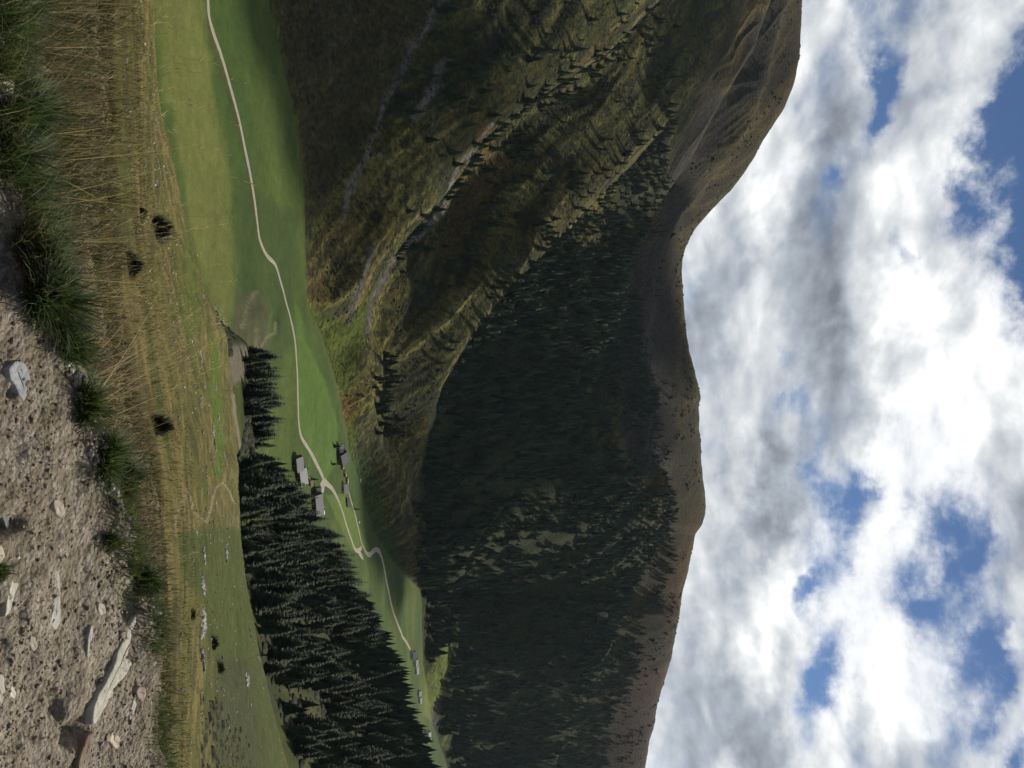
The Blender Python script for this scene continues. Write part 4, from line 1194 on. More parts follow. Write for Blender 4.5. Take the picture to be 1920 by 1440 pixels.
# stone heaps and outcrops on the pasture: (mark x, mark y, half width in frame units, stones, label)
HEAPS = [(368, 1002, 9, 30, 'loose stone heap nearest the trodden squiggle track'), (393, 1010, 7, 16, 'small stone heap on the green turf just beyond the track'),
         (382, 1048, 15, 45, 'grey stone heap between the track and the two largest heaps'), (424, 1042, 13, 34, 'stone heap out near the far rim of the green turf'),
         (380, 1106, 18, 90, 'pale compact stone heap, brightest on the near pasture'), (378, 1176, 27, 120, 'broad scattered stone heap, widest on the pasture'),
         (380, 1248, 20, 50, 'thin line of stones above the dark hollow on the pasture'), (463, 1285, 14, 60, 'whitish stone heap near the far rim of the green turf'),
         (470, 1195, 9, 24, 'pale stones on the rim just above the dark wood'), (484, 1240, 11, 22, 'narrow strip of pale stones on the grassy rim'),
         (416, 1242, 4, 3, 'single pale boulder beside the dark hollow on green turf'), (470, 1332, 8, 12, 'few small white stones farthest right on the green turf'),
         (375, 665, 12, 22, 'grey stones in straw grass left of the tall larch-free bank'), (383, 725, 8, 12, 'two grey boulders on the pasture in front of the grove'),
         (404, 730, 9, 16, 'whitish boulders beside the narrow green strip before the grove'), (374, 756, 11, 20, 'dark grey outcrop at the near side of the green strip'),
         (409, 780, 11, 16, 'flat grey outcrop at the far side of the green strip'), (399, 805, 11, 26, 'light grey outcrop in line with the grove end'),
         (403, 838, 11, 22, 'grey boulder group just before the dark wood begins'), (420, 855, 9, 20, 'broken stones at the very rim under the wood'),
         (379, 886, 7, 6, 'small grey boulder in straw grass between grove and track'), (380, 552, 8, 12, 'grey stones where the pasture meets the bright meadow'),
         (403, 574, 8, 16, 'pale stone cluster at the pasture tip beside bright meadow'), (418, 603, 9, 14, 'stone cluster on the pasture tip near the hummocks'),
         (282, 100, 10, 14, 'dark rock outcrop on the far left rim above the meadow'), (262, 180, 9, 10, 'grey stone slab set in the turf at the left of the pasture'),
         (243, 197, 4, 4, 'small upright pale stone at the left of the pasture'), (237, 100, 8, 10, 'low grey stones in brown grass at the far left')]
for k, (x, y, hw, n, lb) in enumerate(HEAPS):
    n = max(n, 24) if n > 4 else 1
    c0 = hit(x, y, 'r12')
    hwm = hw * c0.y / F
    a = rng.normal(0, .5 if n > 24 else .32, n) * (n > 1); b2 = rng.normal(0, .38, n)
    a = np.clip(a, -1.1, 1.1); X = c0.x + a * hwm; Y = c0.y + b2 * hwm * 1.1
    Z = ground(X, Y)
    sz = hwm * rng.uniform(.10, .26, n) if n > 8 else hwm * rng.uniform(.7, 1.0, n)
    g = rng.uniform(.20, .44, n)[:, None] * np.array([[1, .97, .93]])
    if 'dark' in lb: g *= .5
    V, Fc, CC = stones(np.stack([X, Y, Z + sz * .3], -1), sz, g, .8, 50 + k)
    o = np_mesh('stone_heap' if n > 1 else 'boulder', V - np.array(c0), Fc, mat_rockm, None, CC, smooth=False)
    o.location = c0
    tag(o, lb, 'stones' if n > 1 else 'boulder', 'stone heaps dotted over the pasture' if n > 1 else None)
# stray stones of the pasture
dK = np.where((GT < IDX['brow'] + .05) & (GT > .2) & inview, .035, 0) * np.clip(1.6 - GD / 300, .3, 1.5)
Pk, _, _ = scatter(dK, 31)
sz = rng.uniform(.05, .28, len(Pk)) * np.clip(Pk[:, 1] / 120, .25, 1)
V, Fc, CC = stones(Pk + np.array([0, 0, .02]), sz, basec[rng.choice(6, len(Pk))] * rng.uniform(.6, 1.0, (len(Pk), 1)), .8, 33)
tag(np_mesh('field_stones', V, Fc, mat_rockm, None, CC, smooth=False), 'small stray stones scattered through the pasture grass', 'stones', None, 'stuff')

# ------------------------------------------------------------------ grass
mat_blade, b, p = new_mat('grass_blade')
b.put(p.inputs['Base Color'], attr(b)); p.inputs['Roughness'].default_value = .6
p.inputs['Specular IOR Level'].default_value = .25
tr = b.new('ShaderNodeBsdfTranslucent'); b.put(tr.inputs[0], b.mix(1.0, attr(b), (1.1, 1.15, .8), 'MULTIPLY'))
ms = b.new('ShaderNodeMixShader'); ms.inputs[0].default_value = .35
b.nt.links.new(p.outputs[0], ms.inputs[1]); b.nt.links.new(tr.outputs[0], ms.inputs[2])
outn = [n_ for n_ in b.nt.nodes if n_.type == 'OUTPUT_MATERIAL'][0]
b.nt.links.new(ms.outputs[0], outn.inputs[0])

def blades(P_, L_, lean, az_, wid, cols, segs=3, droop=.5, seed=1):
    """tapering bent blades; lean = starting angle from upright, bending over by droop"""
    r_ = np.random.default_rng(seed)
    n = len(P_)
    pts = [P_]
    cur = P_.copy()
    for k in range(segs):
        ang = lean + droop * ((k + .5) / segs) ** 1.5
        st_ = L_ / segs
        cur = cur + np.stack([np.sin(ang) * np.cos(az_) * st_, np.sin(ang) * np.sin(az_) * st_, np.cos(ang) * st_], -1)
        pts.append(cur)
    wa = az_ + math.pi / 2 + r_.normal(0, .5, n)
    wv = np.stack([np.cos(wa), np.sin(wa), np.zeros(n)], -1)
    V = []
    for k in range(segs):
        wk = (wid * (1 - (k / segs) ** 1.3) * .5)[:, None]
        V += [pts[k] - wv * wk, pts[k] + wv * wk]
    V.append(pts[-1])
    V = np.stack(V, 1)
    m_ = V.shape[1]
    fq = [(2 * k, 2 * k + 1, 2 * k + 3, 2 * k + 2) for k in range(segs - 1)]
    base = (np.arange(n) * m_)[:, None, None]
    Q = (np.array(fq)[None] + base).reshape(-1, 4)
    T = (np.array([(2 * segs - 2, 2 * segs - 1, 2 * segs)])[None] + base).reshape(-1, 3)
    CC = np.repeat(cols[:, None], m_, 1).reshape(-1, 3)
    return V.reshape(-1, 3), Q, T, CC
def merge(parts):
    Vs, Qs, Ts, Cs, n0 = [], [], [], [], 0
    for v, q_, t_, c_ in parts:
        Vs.append(v); Qs.append(q_ + n0); Ts.append(t_ + n0); Cs.append(c_); n0 += len(v)
    return np.concatenate(Vs), [np.concatenate(Qs), np.concatenate(Ts)], np.concatenate(Cs)

GR = np.array([(.060, .095, .026), (.048, .078, .026), (.095, .115, .035), (.075, .100, .048)])
DR = np.array([(.21, .155, .075), (.155, .105, .052), (.34, .28, .16), (.10, .068, .038), (.13, .12, .05)])
def tuft_blades(n, dmin, dmax, smin, smax, lmin, lmax, w0, pal, seed, prob=None, lean=.25, droop=.7, segs=3, clump=.05, uni=False):
    r_ = np.random.default_rng(seed)
    nt_ = n // 7
    Y = np.exp(r_.uniform(math.log(dmin), math.log(dmax), nt_)); X = r_.uniform(-.66, .66, nt_) * Y + r_.uniform(-.2, .2, nt_)
    _, s_ = z_near(X, Y, False)
    k = (s_ > smin) & (s_ < smax)
    if prob is not None: k &= r_.random(nt_) < prob(X, Y, s_)
    X, Y = X[k], Y[k]
    X = np.repeat(X, 7) + r_.normal(0, clump, len(X) * 7) * np.clip(np.repeat(Y, 7) / 4, .6, 2); Y = np.repeat(Y, 7) + r_.normal(0, clump, len(Y) * 7) * np.clip(np.repeat(Y, 7) / 4, .6, 2)
    z, s_ = z_near(X, Y)
    n = len(X)
    cols = pal[r_.integers(len(pal), size=n)] * r_.uniform(.65, 1.25, (n, 1))
    ls = (.55 + .9 * sstep(-.4, .5, fbm(X * 1.7, Y * 1.7, 3, 507))) * np.interp(X / Y, [-.1, .12], [1, .55])
    return blades(np.stack([X, Y, z - .01], -1), r_.uniform(lmin, lmax, n) * ls, np.abs(r_.normal(0, lean, n)), r_.uniform(0, 6.28, n), w0 * np.clip(Y / 3, .9, 4) * r_.uniform(.7, 1.3, n), cols, segs, droop * r_.uniform(.4, 1.5, n)[:], seed)
clumpy = lambda X, Y, s_: sstep(-.25, .3, fbm(X * 2.6, Y * 2.6, 3, 501))
drier = lambda X, Y, s_: sstep(-.35, .25, fbm(X * 1.1, Y * 1.1, 3, 503)) * (.25 + .75 * sstep(.35, -.5, X / Y))
parts = [tuft_blades(95000, 2.3, 5.2, -.03, .7, .04, .16, .0042, GR, 61, clumpy, .4, .9),
         tuft_blades(40000, 2.3, 5.5, .0, .8, .05, .14, .0038, np.concatenate([GR, DR]), 62, clumpy, .35),
         tuft_blades(44000, 2.6, 12.2, .45, 12, .06, .24, .0045, DR * .74, 63, drier, .4, .9, 3, .06),
         tuft_blades(26000, 2.8, 12.2, .45, 12, .06, .18, .006, np.concatenate([GR, DR[4:]]), 65, lambda X, Y, s_: sstep(.05, .3, fbm(X * .9 + 4, Y * .9, 3, 505)), .4, .8, 3, .08),
         tuft_blades(60000, 3.0, 12.2, .3, 12, .03, .09, .007, np.concatenate([DR * .6, DR[3:] * .7, GR * .8]), 64, None, .5, .6, 3, .1)]
V, Fc, CC = merge(parts)
tag(np_mesh('grass', V, Fc, mat_blade, None, CC, smooth=True), 'green and straw coloured grass growing thickly along the path verge', 'grass', None, 'stuff')

# pasture tufts farther down
leftness = sstep(760, 420, PY)
dG = np.where((GT < IDX['brow'] + .02) & (GD < 160), 1.0, 0) * inview * np.clip((30 / GD) ** 1.35, .10, 4.0) * (.35 + .65 * sstep(-.3, .25, fbm(GX / 2.2, GD / 2.0, 4, 511)))
Pq, rq, cq = scatter(dG * 2.6, 41)
n = len(Pq)
print('pasture tufts', n)
lf = leftness[rq, cq]
rep_ = 4
Pq = np.repeat(Pq, rep_, 0) + rng.normal(0, .10, (n * rep_, 3)) * np.array([1, 1, 0]) * np.clip(np.repeat(Pq[:, 1:2], rep_, 0) / 25, .6, 3)
lf = np.repeat(lf, rep_); tone = np.repeat(rng.uniform(.75, 1.25, n), rep_)
hue = sstep(-.2, .3, fbm(Pq[:, 0] / 5, Pq[:, 1] / 4, 3, 513))
n = len(Pq)
pal_o = np.array([(.155, .125, .055), (.125, .11, .045), (.095, .10, .034), (.075, .085, .028), (.12, .09, .042)])
pal_b = np.array([(.155, .115, .056), (.115, .080, .040), (.23, .18, .10), (.085, .060, .032), (.11, .10, .04)])
pal_g = np.array([(.062, .086, .024), (.072, .09, .030), (.095, .10, .038), (.052, .07, .024), (.08, .08, .034)])
ch = rng.integers(5, size=n)
cols = np.where((rng.random(n) < lf * .8)[:, None], pal_b[ch], np.where((rng.random(n) < hue * .5)[:, None], pal_g[ch], pal_o[ch])) * tone[:, None] * rng.uniform(.85, 1.15, (n, 1))
v, q_, t_, c_ = blades(Pq - np.array([0, 0, .03]), rng.uniform(.07, .24, n) * (1 + .7 * lf), np.abs(rng.normal(0, .5, n)), rng.uniform(0, 6.28, n), .014 * np.clip(Pq[:, 1] / 15, 1, 5), cols, 2, .7, 42)
tag(np_mesh('pasture_grass', v, [q_, t_], mat_blade, None, c_), 'short tufted mountain grass covering the sloping pasture', 'grass', None, 'stuff')

# tall dry stalks with feathery heads
def stalks(marks_n, seed):
    r_ = np.random.default_rng(seed)
    pr = []
    n = marks_n
    yb = np.concatenate([r_.uniform(-20, 470, int(n * .42)), r_.normal(545, 35, int(n * .22)), r_.normal(745, 60, int(n * .28)), r_.uniform(850, 1420, int(n * .08))])
    n = len(yb)
    Dk = np.where(yb < 470, r_.uniform(3.0, 4.4, n), np.where(yb < 900, r_.uniform(3.3, 4.2, n), r_.uniform(4.0, 4.8, n)))
    X = (yb - 720) / F * Dk
    z, s_ = z_near(X, Dk)
    L_ = r_.uniform(.30, .75, n) * np.where((yb < 470) & (r_.random(n) < .12), 1.35, 1) * np.where(yb > 850, .45, 1) * np.where((yb > 640) & (yb < 850), .9, 1)
    az_ = np.where((yb > 640) & (yb < 850), math.pi + r_.normal(0, .5, n), r_.uniform(0, 6.28, n))
    lean = np.where((yb > 640) & (yb < 850), np.abs(r_.normal(.45, .22, n)), np.abs(r_.normal(0, .22, n)))
    cols = np.array([(.40, .31, .17)]) * r_.uniform(.6, 1.25, (n, 1))
    P_ = np.stack([X, Dk, z], -1)
    v, q1, t1, c1 = blades(P_, L_, lean, az_, np.full(n, .0034), cols, 6, .25, seed)
    pr.append((v, q1, t1, c1))
    tips = v.reshape(n, -1, 3)[:, -1]; prev = v.reshape(n, -1, 3)[:, -3]
    d_ = tips - prev; d_ /= np.linalg.norm(d_, axis=1)[:, None]
    for k in range(10):
        has = r_.random(n) < .85
        m_ = int(has.sum())
        st_ = tips[has] - d_[has] * (k * .011)
        pr.append(blades(st_, r_.uniform(.014, .034, m_), r_.uniform(.3, 1.0, m_), r_.uniform(0, 6.28, m_), np.full(m_, .003), cols[has] * 1.15, 2, .3, seed + k + 1))
    return pr
V, Fc, CC = merge(stalks(190, 71))
tag(np_mesh('dry_stalks', V, Fc, mat_blade, None, CC), 'tall thin dry grass stalks with feathery heads rising over the verge', 'grass stalks', None, 'stuff')

# tussocks standing out on the verge
def tussock(x, y, R, L_, n, pal, label, seed, dark=1.0):
    L_ = L_ * .72
    r_ = np.random.default_rng(seed)
    Dg = 1.6 / -float(tanx(x)); X0 = float(horiz(y, x)) * Dg
    z0 = float(z_near(X0, Dg)[0])
    rr = R * np.sqrt(r_.random(n)); a = r_.uniform(0, 6.28, n)
    P_ = np.stack([rr * np.cos(a), rr * np.sin(a), np.full(n, -.01) + .03 * (1 - (rr / R) ** 2)], -1)
    lean = .10 + .65 * rr / R + r_.normal(0, .28, n); R_ = R
    n = int(n * .62); rr, a, P_, lean = rr[:n], a[:n], P_[:n], lean[:n]
    cols = pal[r_.integers(len(pal), size=n)] * r_.uniform(.35, 1.6, (n, 1)) * dark
    v, q1, t1, c1 = blades(P_, L_ * r_.uniform(.3, 1.25, n) * (.8 + .4 * np.sin(a * 2 + seed)), np.clip(lean, 0, 1.35), a + r_.normal(0, .8, n), np.full(n, .0052), cols, 4, .75, seed)
    o = np_mesh('grass_tussock', v, [q1, t1], mat_blade, None, c1)
    o.location = (X0, Dg, z0)
    tag(o, label, 'grass tussock', 'grass tussocks on the path verge')
DK = GR * np.array([.75, .80, .9])
tussock(62, 560, .085, .20, 2600, np.concatenate([DK, DK, DR[1:2] * .7, np.array([(.16, .19, .12)])]), 'biggest grass tussock, dark green with brown thatch, overhanging the gravel', 81)
tussock(60, 500, .07, .17, 1500, np.concatenate([DK, GR]), 'dark green tussock touching the far side of the biggest one', 82)
tussock(34, 470, .05, .11, 1100, DR * .9, 'pale straw coloured tussock between gravel and dark green tussocks', 83)
tussock(30, 40, .10, .18, 2200, GR, 'bright green tussock at the far left end of the verge', 84)
tussock(35, 215, .10, .18, 2400, np.concatenate([DK, GR]), 'dark green tussock just beyond the pale rounded boulder', 85)
tussock(12, 290, .08, .15, 1800, np.concatenate([DK, np.array([(.16, .12, .07)])]), 'brown based tussock at the lower frame edge right of the pale boulder', 86)
tussock(48, 330, .07, .15, 1500, GR, 'fresh green tussock between the brown based one and the straw', 87)
tussock(105, 640, .06, .12, 1300, GR, 'low green tuft at the bend of the path edge', 88)
tussock(150, 760, .06, .12, 1300, GR, 'green tuft at the foot of the leaning dry stalks', 89)
tussock(190, 860, .07, .13, 1500, GR, 'green tuft halfway along the verge before the rubble line', 90)
tussock(245, 900, .06, .12, 1400, DK, 'dark green tuft set back from the path beside the rubble', 91)
tussock(2, 1075, .035, .05, 500, GR * 1.1, 'small green tuft growing in the gravel at the lower frame edge', 92)
tussock(200, 1015, .04, .06, 700, np.concatenate([GR, DR[4:]]), 'low yellowish tuft creeping onto the gravel beside the verge', 93)
tussock(262, 1090, .05, .08, 900, DK, 'dark tuft behind the far tip of the long slab', 94)

# juniper and dwarf shrubs on the pasture
def bush(x, y, wpx, hpx, label, seed, tone=1.0):
    c0 = hit(x, y, 'r12')
    s_ = c0.y / F
    R = wpx * s_ * .5; H = hpx * s_
    r_ = np.random.default_rng(seed)
    n = 1500
    a = r_.uniform(0, 6.28, n); e_ = np.arccos(r_.uniform(-.1, 1, n)); rad = r_.uniform(.55, 1.0, n) * (1 + .25 * np.sin(a * 3 + seed) + .15 * np.sin(a * 7))
    P_ = np.stack([R * rad * np.sin(e_) * np.cos(a), R * .8 * rad * np.sin(e_) * np.sin(a), H * .85 * rad * np.cos(e_)], -1)
    cols = np.array([(.046, .056, .024)]) * r_.uniform(.6, 1.4, (n, 1)) * tone
    v, q1, t1, c1 = blades(P_, np.full(n, H * .35), np.clip(e_ * .7 + r_.normal(0, .3, n), 0, 1.4), a, np.full(n, R * .07), cols, 2, .2, seed)
    e = bpy.data.objects.new('juniper_bush', None); link(e); e.location = c0; e.empty_display_size = .3
    np_mesh('foliage', v, [q1, t1], mat_needle, e, c1, smooth=False)
    st = []
    sv, sq = trunk_geo(H * .6, R * .05)
    sv = sv * np.array([1, 1, .6])
    np_mesh('stem', sv, sq, mat_bark, e)
    tag(e, label, 'bush')
bush(288, 422, 46, 34, 'low dark juniper bush with bright seed heads crossing in front, left of the pasture middle', 95)
bush(262, 392, 26, 12, 'small flat dark bush just left of the low dark juniper', 96)
bush(240, 492, 50, 22, 'dark spreading bush in brown grass behind the biggest tussock', 97, .8)
bush(288, 800, 36, 34, 'round dark bush with a white fleck rising from straw grass near the verge', 98)
bush(398, 1215, 30, 10, 'low dark bush in the hollow beyond the thin line of stones', 99)
bush(410, 1262, 24, 10, 'dark cushion of shrub on green turf beyond the single pale boulder', 100)
bush(358, 1160, 20, 8, 'small dark shrub in front of the broad scattered stone heap', 101)

# dark dwarf shrubs filling the lower right hollow
dW = np.where(inpoly(warpx, warpy, [(372, 1310), (400, 1330), (450, 1380), (480, 1460), (380, 1460)]) & (GT < IDX['brow']), .25, 0)
Pw, _, _ = scatter(dW, 51)
if len(Pw):
    mass('dwarf_shrubs', Pw, rng.uniform(.3, .8, len(Pw)), rng.uniform(1, 1.6, len(Pw)), [blob], tints(len(Pw), (.045, .045, .022), .35, 8), mat_mass, 'dark dwarf shrubs crowding the hollow at the right end of the pasture', 'shrubs')

# ------------------------------------------------------------------ buildings
def simple_mat(name, c, c2=None, scale=2.0, rough=.85, spec=.2):
    mt, b, p = new_mat(name)
    c2 = c2 or tuple(q_ * .7 for q_ in c)
    b.put(p.inputs['Base Color'], b.mix(b.noise(objco(b), scale, 5, .6), c2, c))
    p.inputs['Roughness'].default_value = rough
    p.inputs['Specular IOR Level'].default_value = spec
    return mt
M_SHINGLE = simple_mat('weathered_shingle', (.42, .41, .40), (.26, .25, .25), 1.5)
M_SLATE = simple_mat('dark_slate', (.17, .17, .18), (.10, .10, .11), 1.5)
M_PALEROOF = simple_mat('pale_roof', (.60, .58, .54), (.42, .40, .37), 1.2)
M_LOG = simple_mat('dark_timber', (.10, .065, .04), (.05, .033, .022), 3)
M_LIME = simple_mat('lime_plaster', (.72, .70, .65), (.55, .53, .48), 1)
M_TAN = simple_mat('tan_timber', (.40, .28, .17), (.25, .16, .10), 3)
M_GLASS = simple_mat('window_glass', (.03, .035, .04), (.02, .02, .025), 1, .15, .5)

def box_geo(x0, x1, y0, y1, z0, z1):
    v = [(x, y, z) for z in (z0, z1) for y in (y0, y1) for x in (x0, x1)]
    f = [(0, 2, 3, 1), (4, 5, 7, 6), (0, 1, 5, 4), (1, 3, 7, 5), (3, 2, 6, 7), (2, 0, 4, 6)]
    return v, f
def boxes(name, lst, mat, parent):
    V, Fc = [], []
    for bx in lst:
        v, f = box_geo(*bx); n0 = len(V); V += v; Fc += [tuple(a + n0 for a in q_) for q_ in f]
    return np_mesh(name, V, np.array(Fc), mat, parent, smooth=False)

def house(name, x, y, Lh, Wd, hw, hr, rot, mwall, mroof, label, cat='building', chimney=True, base=None, start='foot1', group=None):
    c0 = hit(x, y, start)
    e = bpy.data.objects.new(name, None); link(e); e.empty_display_size = 1
    gz = ground([c0.x - Lh / 2, c0.x + Lh / 2, c0.x, c0.x], [c0.y, c0.y, c0.y - Wd / 2, c0.y + Wd / 2]).min()
    e.location = (c0.x, c0.y, gz); e.rotation_euler.z = math.radians(rot)
    l, w_ = Lh / 2, Wd / 2
    # walls with gable ends
    V = [(-l, -w_, -.6), (l, -w_, -.6), (l, w_, -.6), (-l, w_, -.6), (-l, -w_, hw), (l, -w_, hw), (l, w_, hw), (-l, w_, hw), (-l, 0, hw + hr - .12), (l, 0, hw + hr - .12)]
    wallf = [np.array([(0, 1, 5, 4), (2, 3, 7, 6), (1, 2, 6, 5), (3, 0, 4, 7)]), np.array([(5, 6, 9), (7, 4, 8)])]
    np_mesh('wall', V, wallf, mwall, e, smooth=False)
    if base:
        boxes('plinth', [(-l - .05, l + .05, -w_ - .05, w_ + .05, -.6, hw * .45)], base, e)
    # roof: two thick sheets with overhang
    ov, th = .8, .22
    sl_ = hr / w_
    V, Fc = [], []
    for sgn in (-1, 1):
        n0 = len(V)
        ye, ze = sgn * (w_ + ov), hw - sl_ * ov
        for xx in (-l - ov, l + ov):
            V += [(xx, 0, hw + hr), (xx, ye, ze), (xx, ye, ze + th), (xx, 0, hw + hr + th)]
        Fc += [tuple(a + n0 for a in q_) for q_ in ((0, 1, 2, 3), (4, 7, 6, 5), (0, 4, 5, 1), (1, 5, 6, 2), (3, 2, 6, 7))]
    rf = np_mesh('roof', V, np.array(Fc), mroof, e, smooth=False)
    if chimney:
        boxes('chimney', [(l * .3, l * .3 + .7, w_ * .15, w_ * .15 + .7, hw + hr * .5, hw + hr + .9)], M_LIME, rf)
    boxes('door', [(-.5, .5, -w_ - .07, -w_ - .0, 0, 2.0)], M_TAN if mwall is not M_TAN else M_LOG, e)
    for xx in (-l * .62, l * .62):
        wn = boxes('window', [(xx - .45, xx + .45, -w_ - .055, -w_ - .002, hw * .5, hw * .5 + 1.0)], M_LIME if mwall is not M_LIME else M_LOG, e)
        boxes('pane', [(xx - .36, xx + .36, -w_ - .075, -w_ - .057, hw * .5 + .1, hw * .5 + .9)], M_GLASS, wn)
    tag(e, label, cat, group)
    return e
house('barn', 553, 871, 10, 9, 3.6, 3.2, 18, M_LOG, M_SHINGLE, 'timber barn with streaked pale grey roof nearest the meadow at the wood edge', 'barn', False)
house('farmhouse', 559, 894, 13, 9, 3.8, 3.6, 24, M_LOG, M_PALEROOF, 'farmhouse with the palest broad roof beside the near wood', 'house')
house('shed', 580, 908, 4, 3, 2.2, 1.2, 20, M_TAN, M_TAN, 'tiny tan wooden shed at the end of the pale roofed farmhouse', 'shed', False)
house('barn', 590, 926, 8, 7, 3.2, 2.6, 10, M_LOG, M_SLATE, 'brownish grey roofed barn touching the road fork', 'barn', False)
house('farmhouse', 589, 948, 17, 11, 4.0, 4.0, 14, M_LOG, M_SHINGLE, 'large grey roofed farmhouse half hidden by wood below the road fork', 'house')
house('farmhouse', 636, 858, 11, 10, 4.6, 4.2, 40, M_LOG, M_SLATE, 'dark farmhouse with dark slate roof behind the bright meadow', 'house')
house('shed', 634, 842, 6, 5, 2.8, 2.2, 10, M_LOG, M_SHINGLE, 'small grey roofed shed against the left side of the dark farmhouse', 'shed', False)
house('shed', 643, 918, 8, 6, 2.6, 2.6, 12, M_LIME, M_SHINGLE, 'small grey roofed hut at the right end of the timber stacks', 'shed', False)
house('hut', 650, 945, 7, 4, 1.8, 1.4, 8, M_LOG, M_SLATE, 'low dark hut beside the upper valley track', 'hut', False)
FARH = [(771, 1232, 10, 8, 4, 3, 'white walled house where the road reaches the far hamlet', M_LIME, M_SLATE), (777, 1246, 9, 6, 3.5, 2.5, 'second white house of the far hamlet along the road', M_LIME, M_PALEROOF), (779, 1260, 10, 6, 3.2, 2.2, 'third low whitish house of the far hamlet', M_LIME, M_PALEROOF),
        (784, 1304, 7, 5, 3, 2, 'small white building at the lower corner of the far sloping field', M_LIME, M_PALEROOF), (786, 1317, 8, 5, 2.6, 2, 'long white building below the far sloping field', M_LIME, M_PALEROOF), (797, 1385, 16, 9, 7, 3, 'large white building standing apart among dark trees at the valley end', M_LIME, M_PALEROOF)]
for x, y, a_, b_, h_, r_, lb, mw, mr in FARH:
    house('white_house', x, y, a_, b_, h_, r_, 12, mw, mr, lb, 'house', False, group='white houses of the far hamlet')

# timber stacks beside the farm
for k, (x, y, lb) in enumerate([(640, 875, 'reddish stack of sawn timber next to the dark farmhouse'), (645, 889, 'tan and red stack of timber in the middle of the row'), (649, 903, 'last stack of mixed timber before the small hut')]):
    c0 = hit(x, y, 'foot1')
    e = bpy.data.objects.new('timber_stack', None); link(e); e.location = c0; e.rotation_euler.z = .3
    M_RED = simple_mat('red_timber', (.30, .13, .08), (.17, .08, .05), 3)
    lo_, hi_ = [], []
    for r in range(4):
        for c in range(6):
            if random.random() < .12: continue
            bx = (-3.0 + c * 1.05 + random.uniform(-.1, .1), -2.1 + c * 1.05, -1.6 + random.uniform(-.4, .4), 1.6 + random.uniform(-.4, .4), -.2 + r * .55, .32 + r * .55)
            (lo_ if random.random() < .5 else hi_).append(bx)
    boxes('red_beams', lo_, M_RED, e); boxes('tan_beams', hi_, simple_mat('pale_timber', (.55, .44, .30), (.35, .26, .17), 3), e)
    tag(e, lb, 'timber stack', 'timber stacks beside the farm')

# parked vans and cars, built small
def vehicle(x, y, rot, color, L_, W_, H_, label, van):
    c0 = hit(x, y, 'foot1')
    e = bpy.data.objects.new('parked_van' if van else 'parked_car', None); link(e); e.location = (c0.x, c0.y, c0.z + .05); e.rotation_euler.z = math.radians(rot)
    mp = simple_mat('van_paint', color, color, 1, .3, .5)
    hl = L_ / 2
    prof = [(-hl, .35), (hl, .35), (hl, .95), (hl * .62, 1.05), (hl * .40 if van else hl * .3, H_ - .05), (-hl * (.97 if van else .72), H_), (-hl, 1.0)]
    n_ = len(prof)
    V = [(a, s_ * W_ / 2 * (1 if b_ < 1.2 else .9), b_) for s_ in (-1, 1) for a, b_ in prof]
    bm_f = [np.array([(i_, (i_ + 1) % n_, n_ + (i_ + 1) % n_, n_ + i_) for i_ in range(n_)])]
    me = bpy.data.meshes.new('body')
    me.from_pydata(V, [], [tuple(q_) for q_ in bm_f[0]] + [tuple(range(n_))[::-1], tuple(range(n_, 2 * n_))])
    me.materials.append(mp); bo = bpy.data.objects.new('body', me); link(bo); bo.parent = e
    boxes('windscreen', [(hl * .30, hl * .52, -W_ * .40, W_ * .40, 1.12, H_ - .2)], M_GLASS, e)
    for sx in (-.6, .6):
        for sy in (-1, 1):
            V, Q = [], []
            for yy in (-.1, .1):
                for k in range(12):
                    a = 6.283 * k / 12
                    V.append((hl * sx + math.cos(a) * .33, sy * W_ * .46 + yy, .33 + math.sin(a) * .33))
            me = bpy.data.meshes.new('wheel')
            me.from_pydata(V, [], [(k, (k + 1) % 12, 12 + (k + 1) % 12, 12 + k) for k in range(12)] + [tuple(range(12)), tuple(range(12, 24))[::-1]])
            me.materials.append(M_GLASS); wo_ = bpy.data.objects.new('wheel', me); link(wo_); wo_.parent = e
    tag(e, label, 'van' if van else 'car')
vehicle(603, 966, 30, (.85, .85, .83), 6.0, 2.1, 2.6, 'bright white van parked beyond the large grey roofed farmhouse', True)
vehicle(672, 982, 70, (.75, .75, .72), 4.4, 1.8, 1.5, 'whitish car parked beside the upper valley track', False)
vehicle(674, 903, 20, (.80, .80, .76), 4.0, 1.7, 1.6, 'lone white car on the grass behind the timber stacks', False)

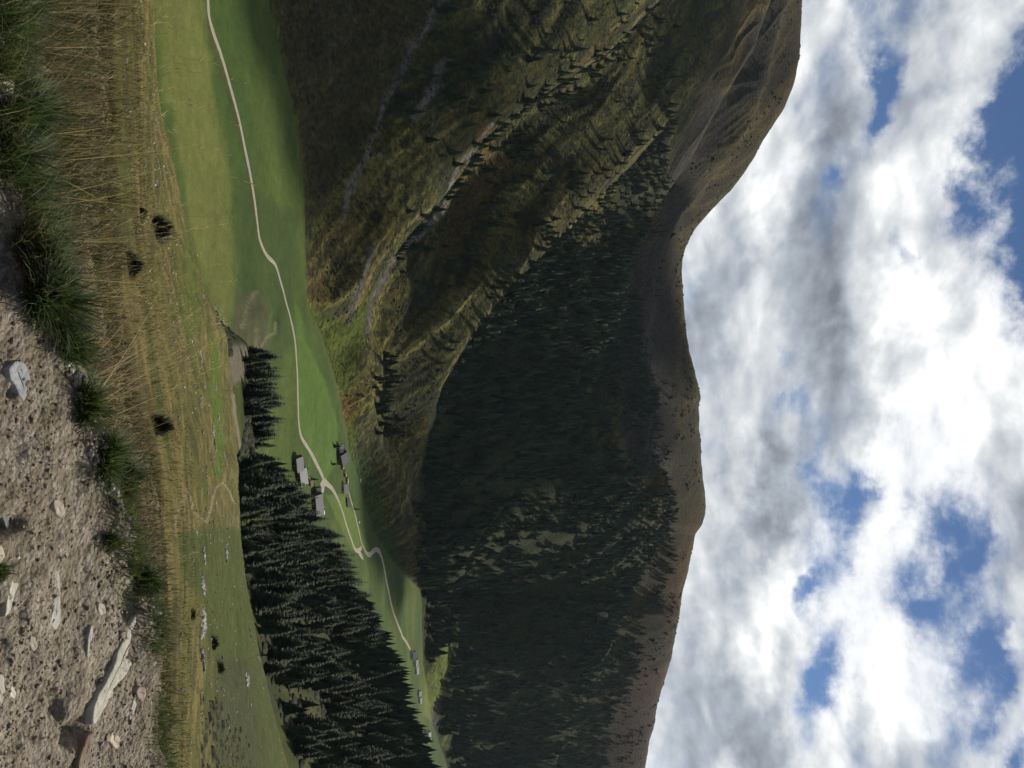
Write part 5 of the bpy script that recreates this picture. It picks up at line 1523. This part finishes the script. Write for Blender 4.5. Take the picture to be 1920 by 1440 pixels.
# ------------------------------------------------------------------ unseen cloud meshes added above the frame to cast shade
mat_shade_cloud, b, p = new_mat('cloud')
p.inputs['Base Color'].default_value = (.9, .9, .92, 1); p.inputs['Roughness'].default_value = 1
sv3 = np.array(sun_vec)
def shade_cloud(mx, my, start, rad, sq, dist, seed):
    c0 = np.array(hit(mx, my, start))
    ctr = c0 + sv3 * dist
    r_ = np.random.default_rng(seed)
    Vs, Fs, n0 = [], [], 0
    nu, nv = 20, 12
    for k in range(16):
        a = r_.uniform(0, 6.28); rr = math.sqrt(r_.random()) * .75
        rad_k = rad * r_.uniform(.28, .5) * (1.15 - rr * .6)
        c_ = np.array([math.cos(a) * rr * rad, math.sin(a) * rr * rad * sq, r_.uniform(-.05, .15) * rad])
        th, ph_ = np.meshgrid(np.linspace(0, 2 * math.pi, nu, endpoint=False), np.linspace(0, math.pi, nv))
        d = np.stack([np.cos(th) * np.sin(ph_), np.sin(th) * np.sin(ph_), np.cos(ph_)], -1)
        bumpy = 1 + .22 * fbm(d[..., 0] * 2.2 + k, d[..., 1] * 2.2 + d[..., 2] * 1.7, 4, seed + k)
        pnt = d * (rad_k * bumpy)[..., None]
        pnt[..., 2] = np.where(pnt[..., 2] < 0, pnt[..., 2] * .35, pnt[..., 2] * .8)
        Vs.append((pnt + c_).reshape(-1, 3))
        for j in range(nv - 1):
            for i_ in range(nu):
                Fs.append((n0 + j * nu + i_, n0 + (j + 1) * nu + i_, n0 + (j + 1) * nu + (i_ + 1) % nu, n0 + j * nu + (i_ + 1) % nu))
        n0 += nu * nv
    return np.concatenate(Vs) + ctr, Fs
VV, FF, n0 = [], [], 0
for args in SHADE_CLOUDS:
    v, f = shade_cloud(*args)
    VV.append(v); FF += [tuple(a + n0 for a in q_) for q_ in f]; n0 += len(v)
tag(np_mesh('shade_clouds', np.concatenate(VV), np.array(FF), mat_shade_cloud), kind='stuff')

# ------------------------------------------------------------------ air
def box_obj(name, x0, x1, y0, y1, z0, z1):
    v, f = box_geo(x0, x1, y0, y1, z0, z1)
    return np_mesh(name, v, np.array(f), None, None, smooth=False)
hz = box_obj('haze', -7000, 7000, -700, 5200, -560, 700)
mh = bpy.data.materials.new('valley_air'); mh.use_nodes = True
mh.node_tree.nodes.clear()
b = NB(mh.node_tree)
pv = b.new('ShaderNodeVolumePrincipled')
pv.inputs['Color'].default_value = (.75, .85, 1.0, 1)
pv.inputs['Density'].default_value = .000013
ov_ = b.new('ShaderNodeOutputMaterial')
mh.node_tree.links.new(pv.outputs[0], ov_.inputs['Volume'])
hz.data.materials.append(mh)
tag(hz, kind='stuff')
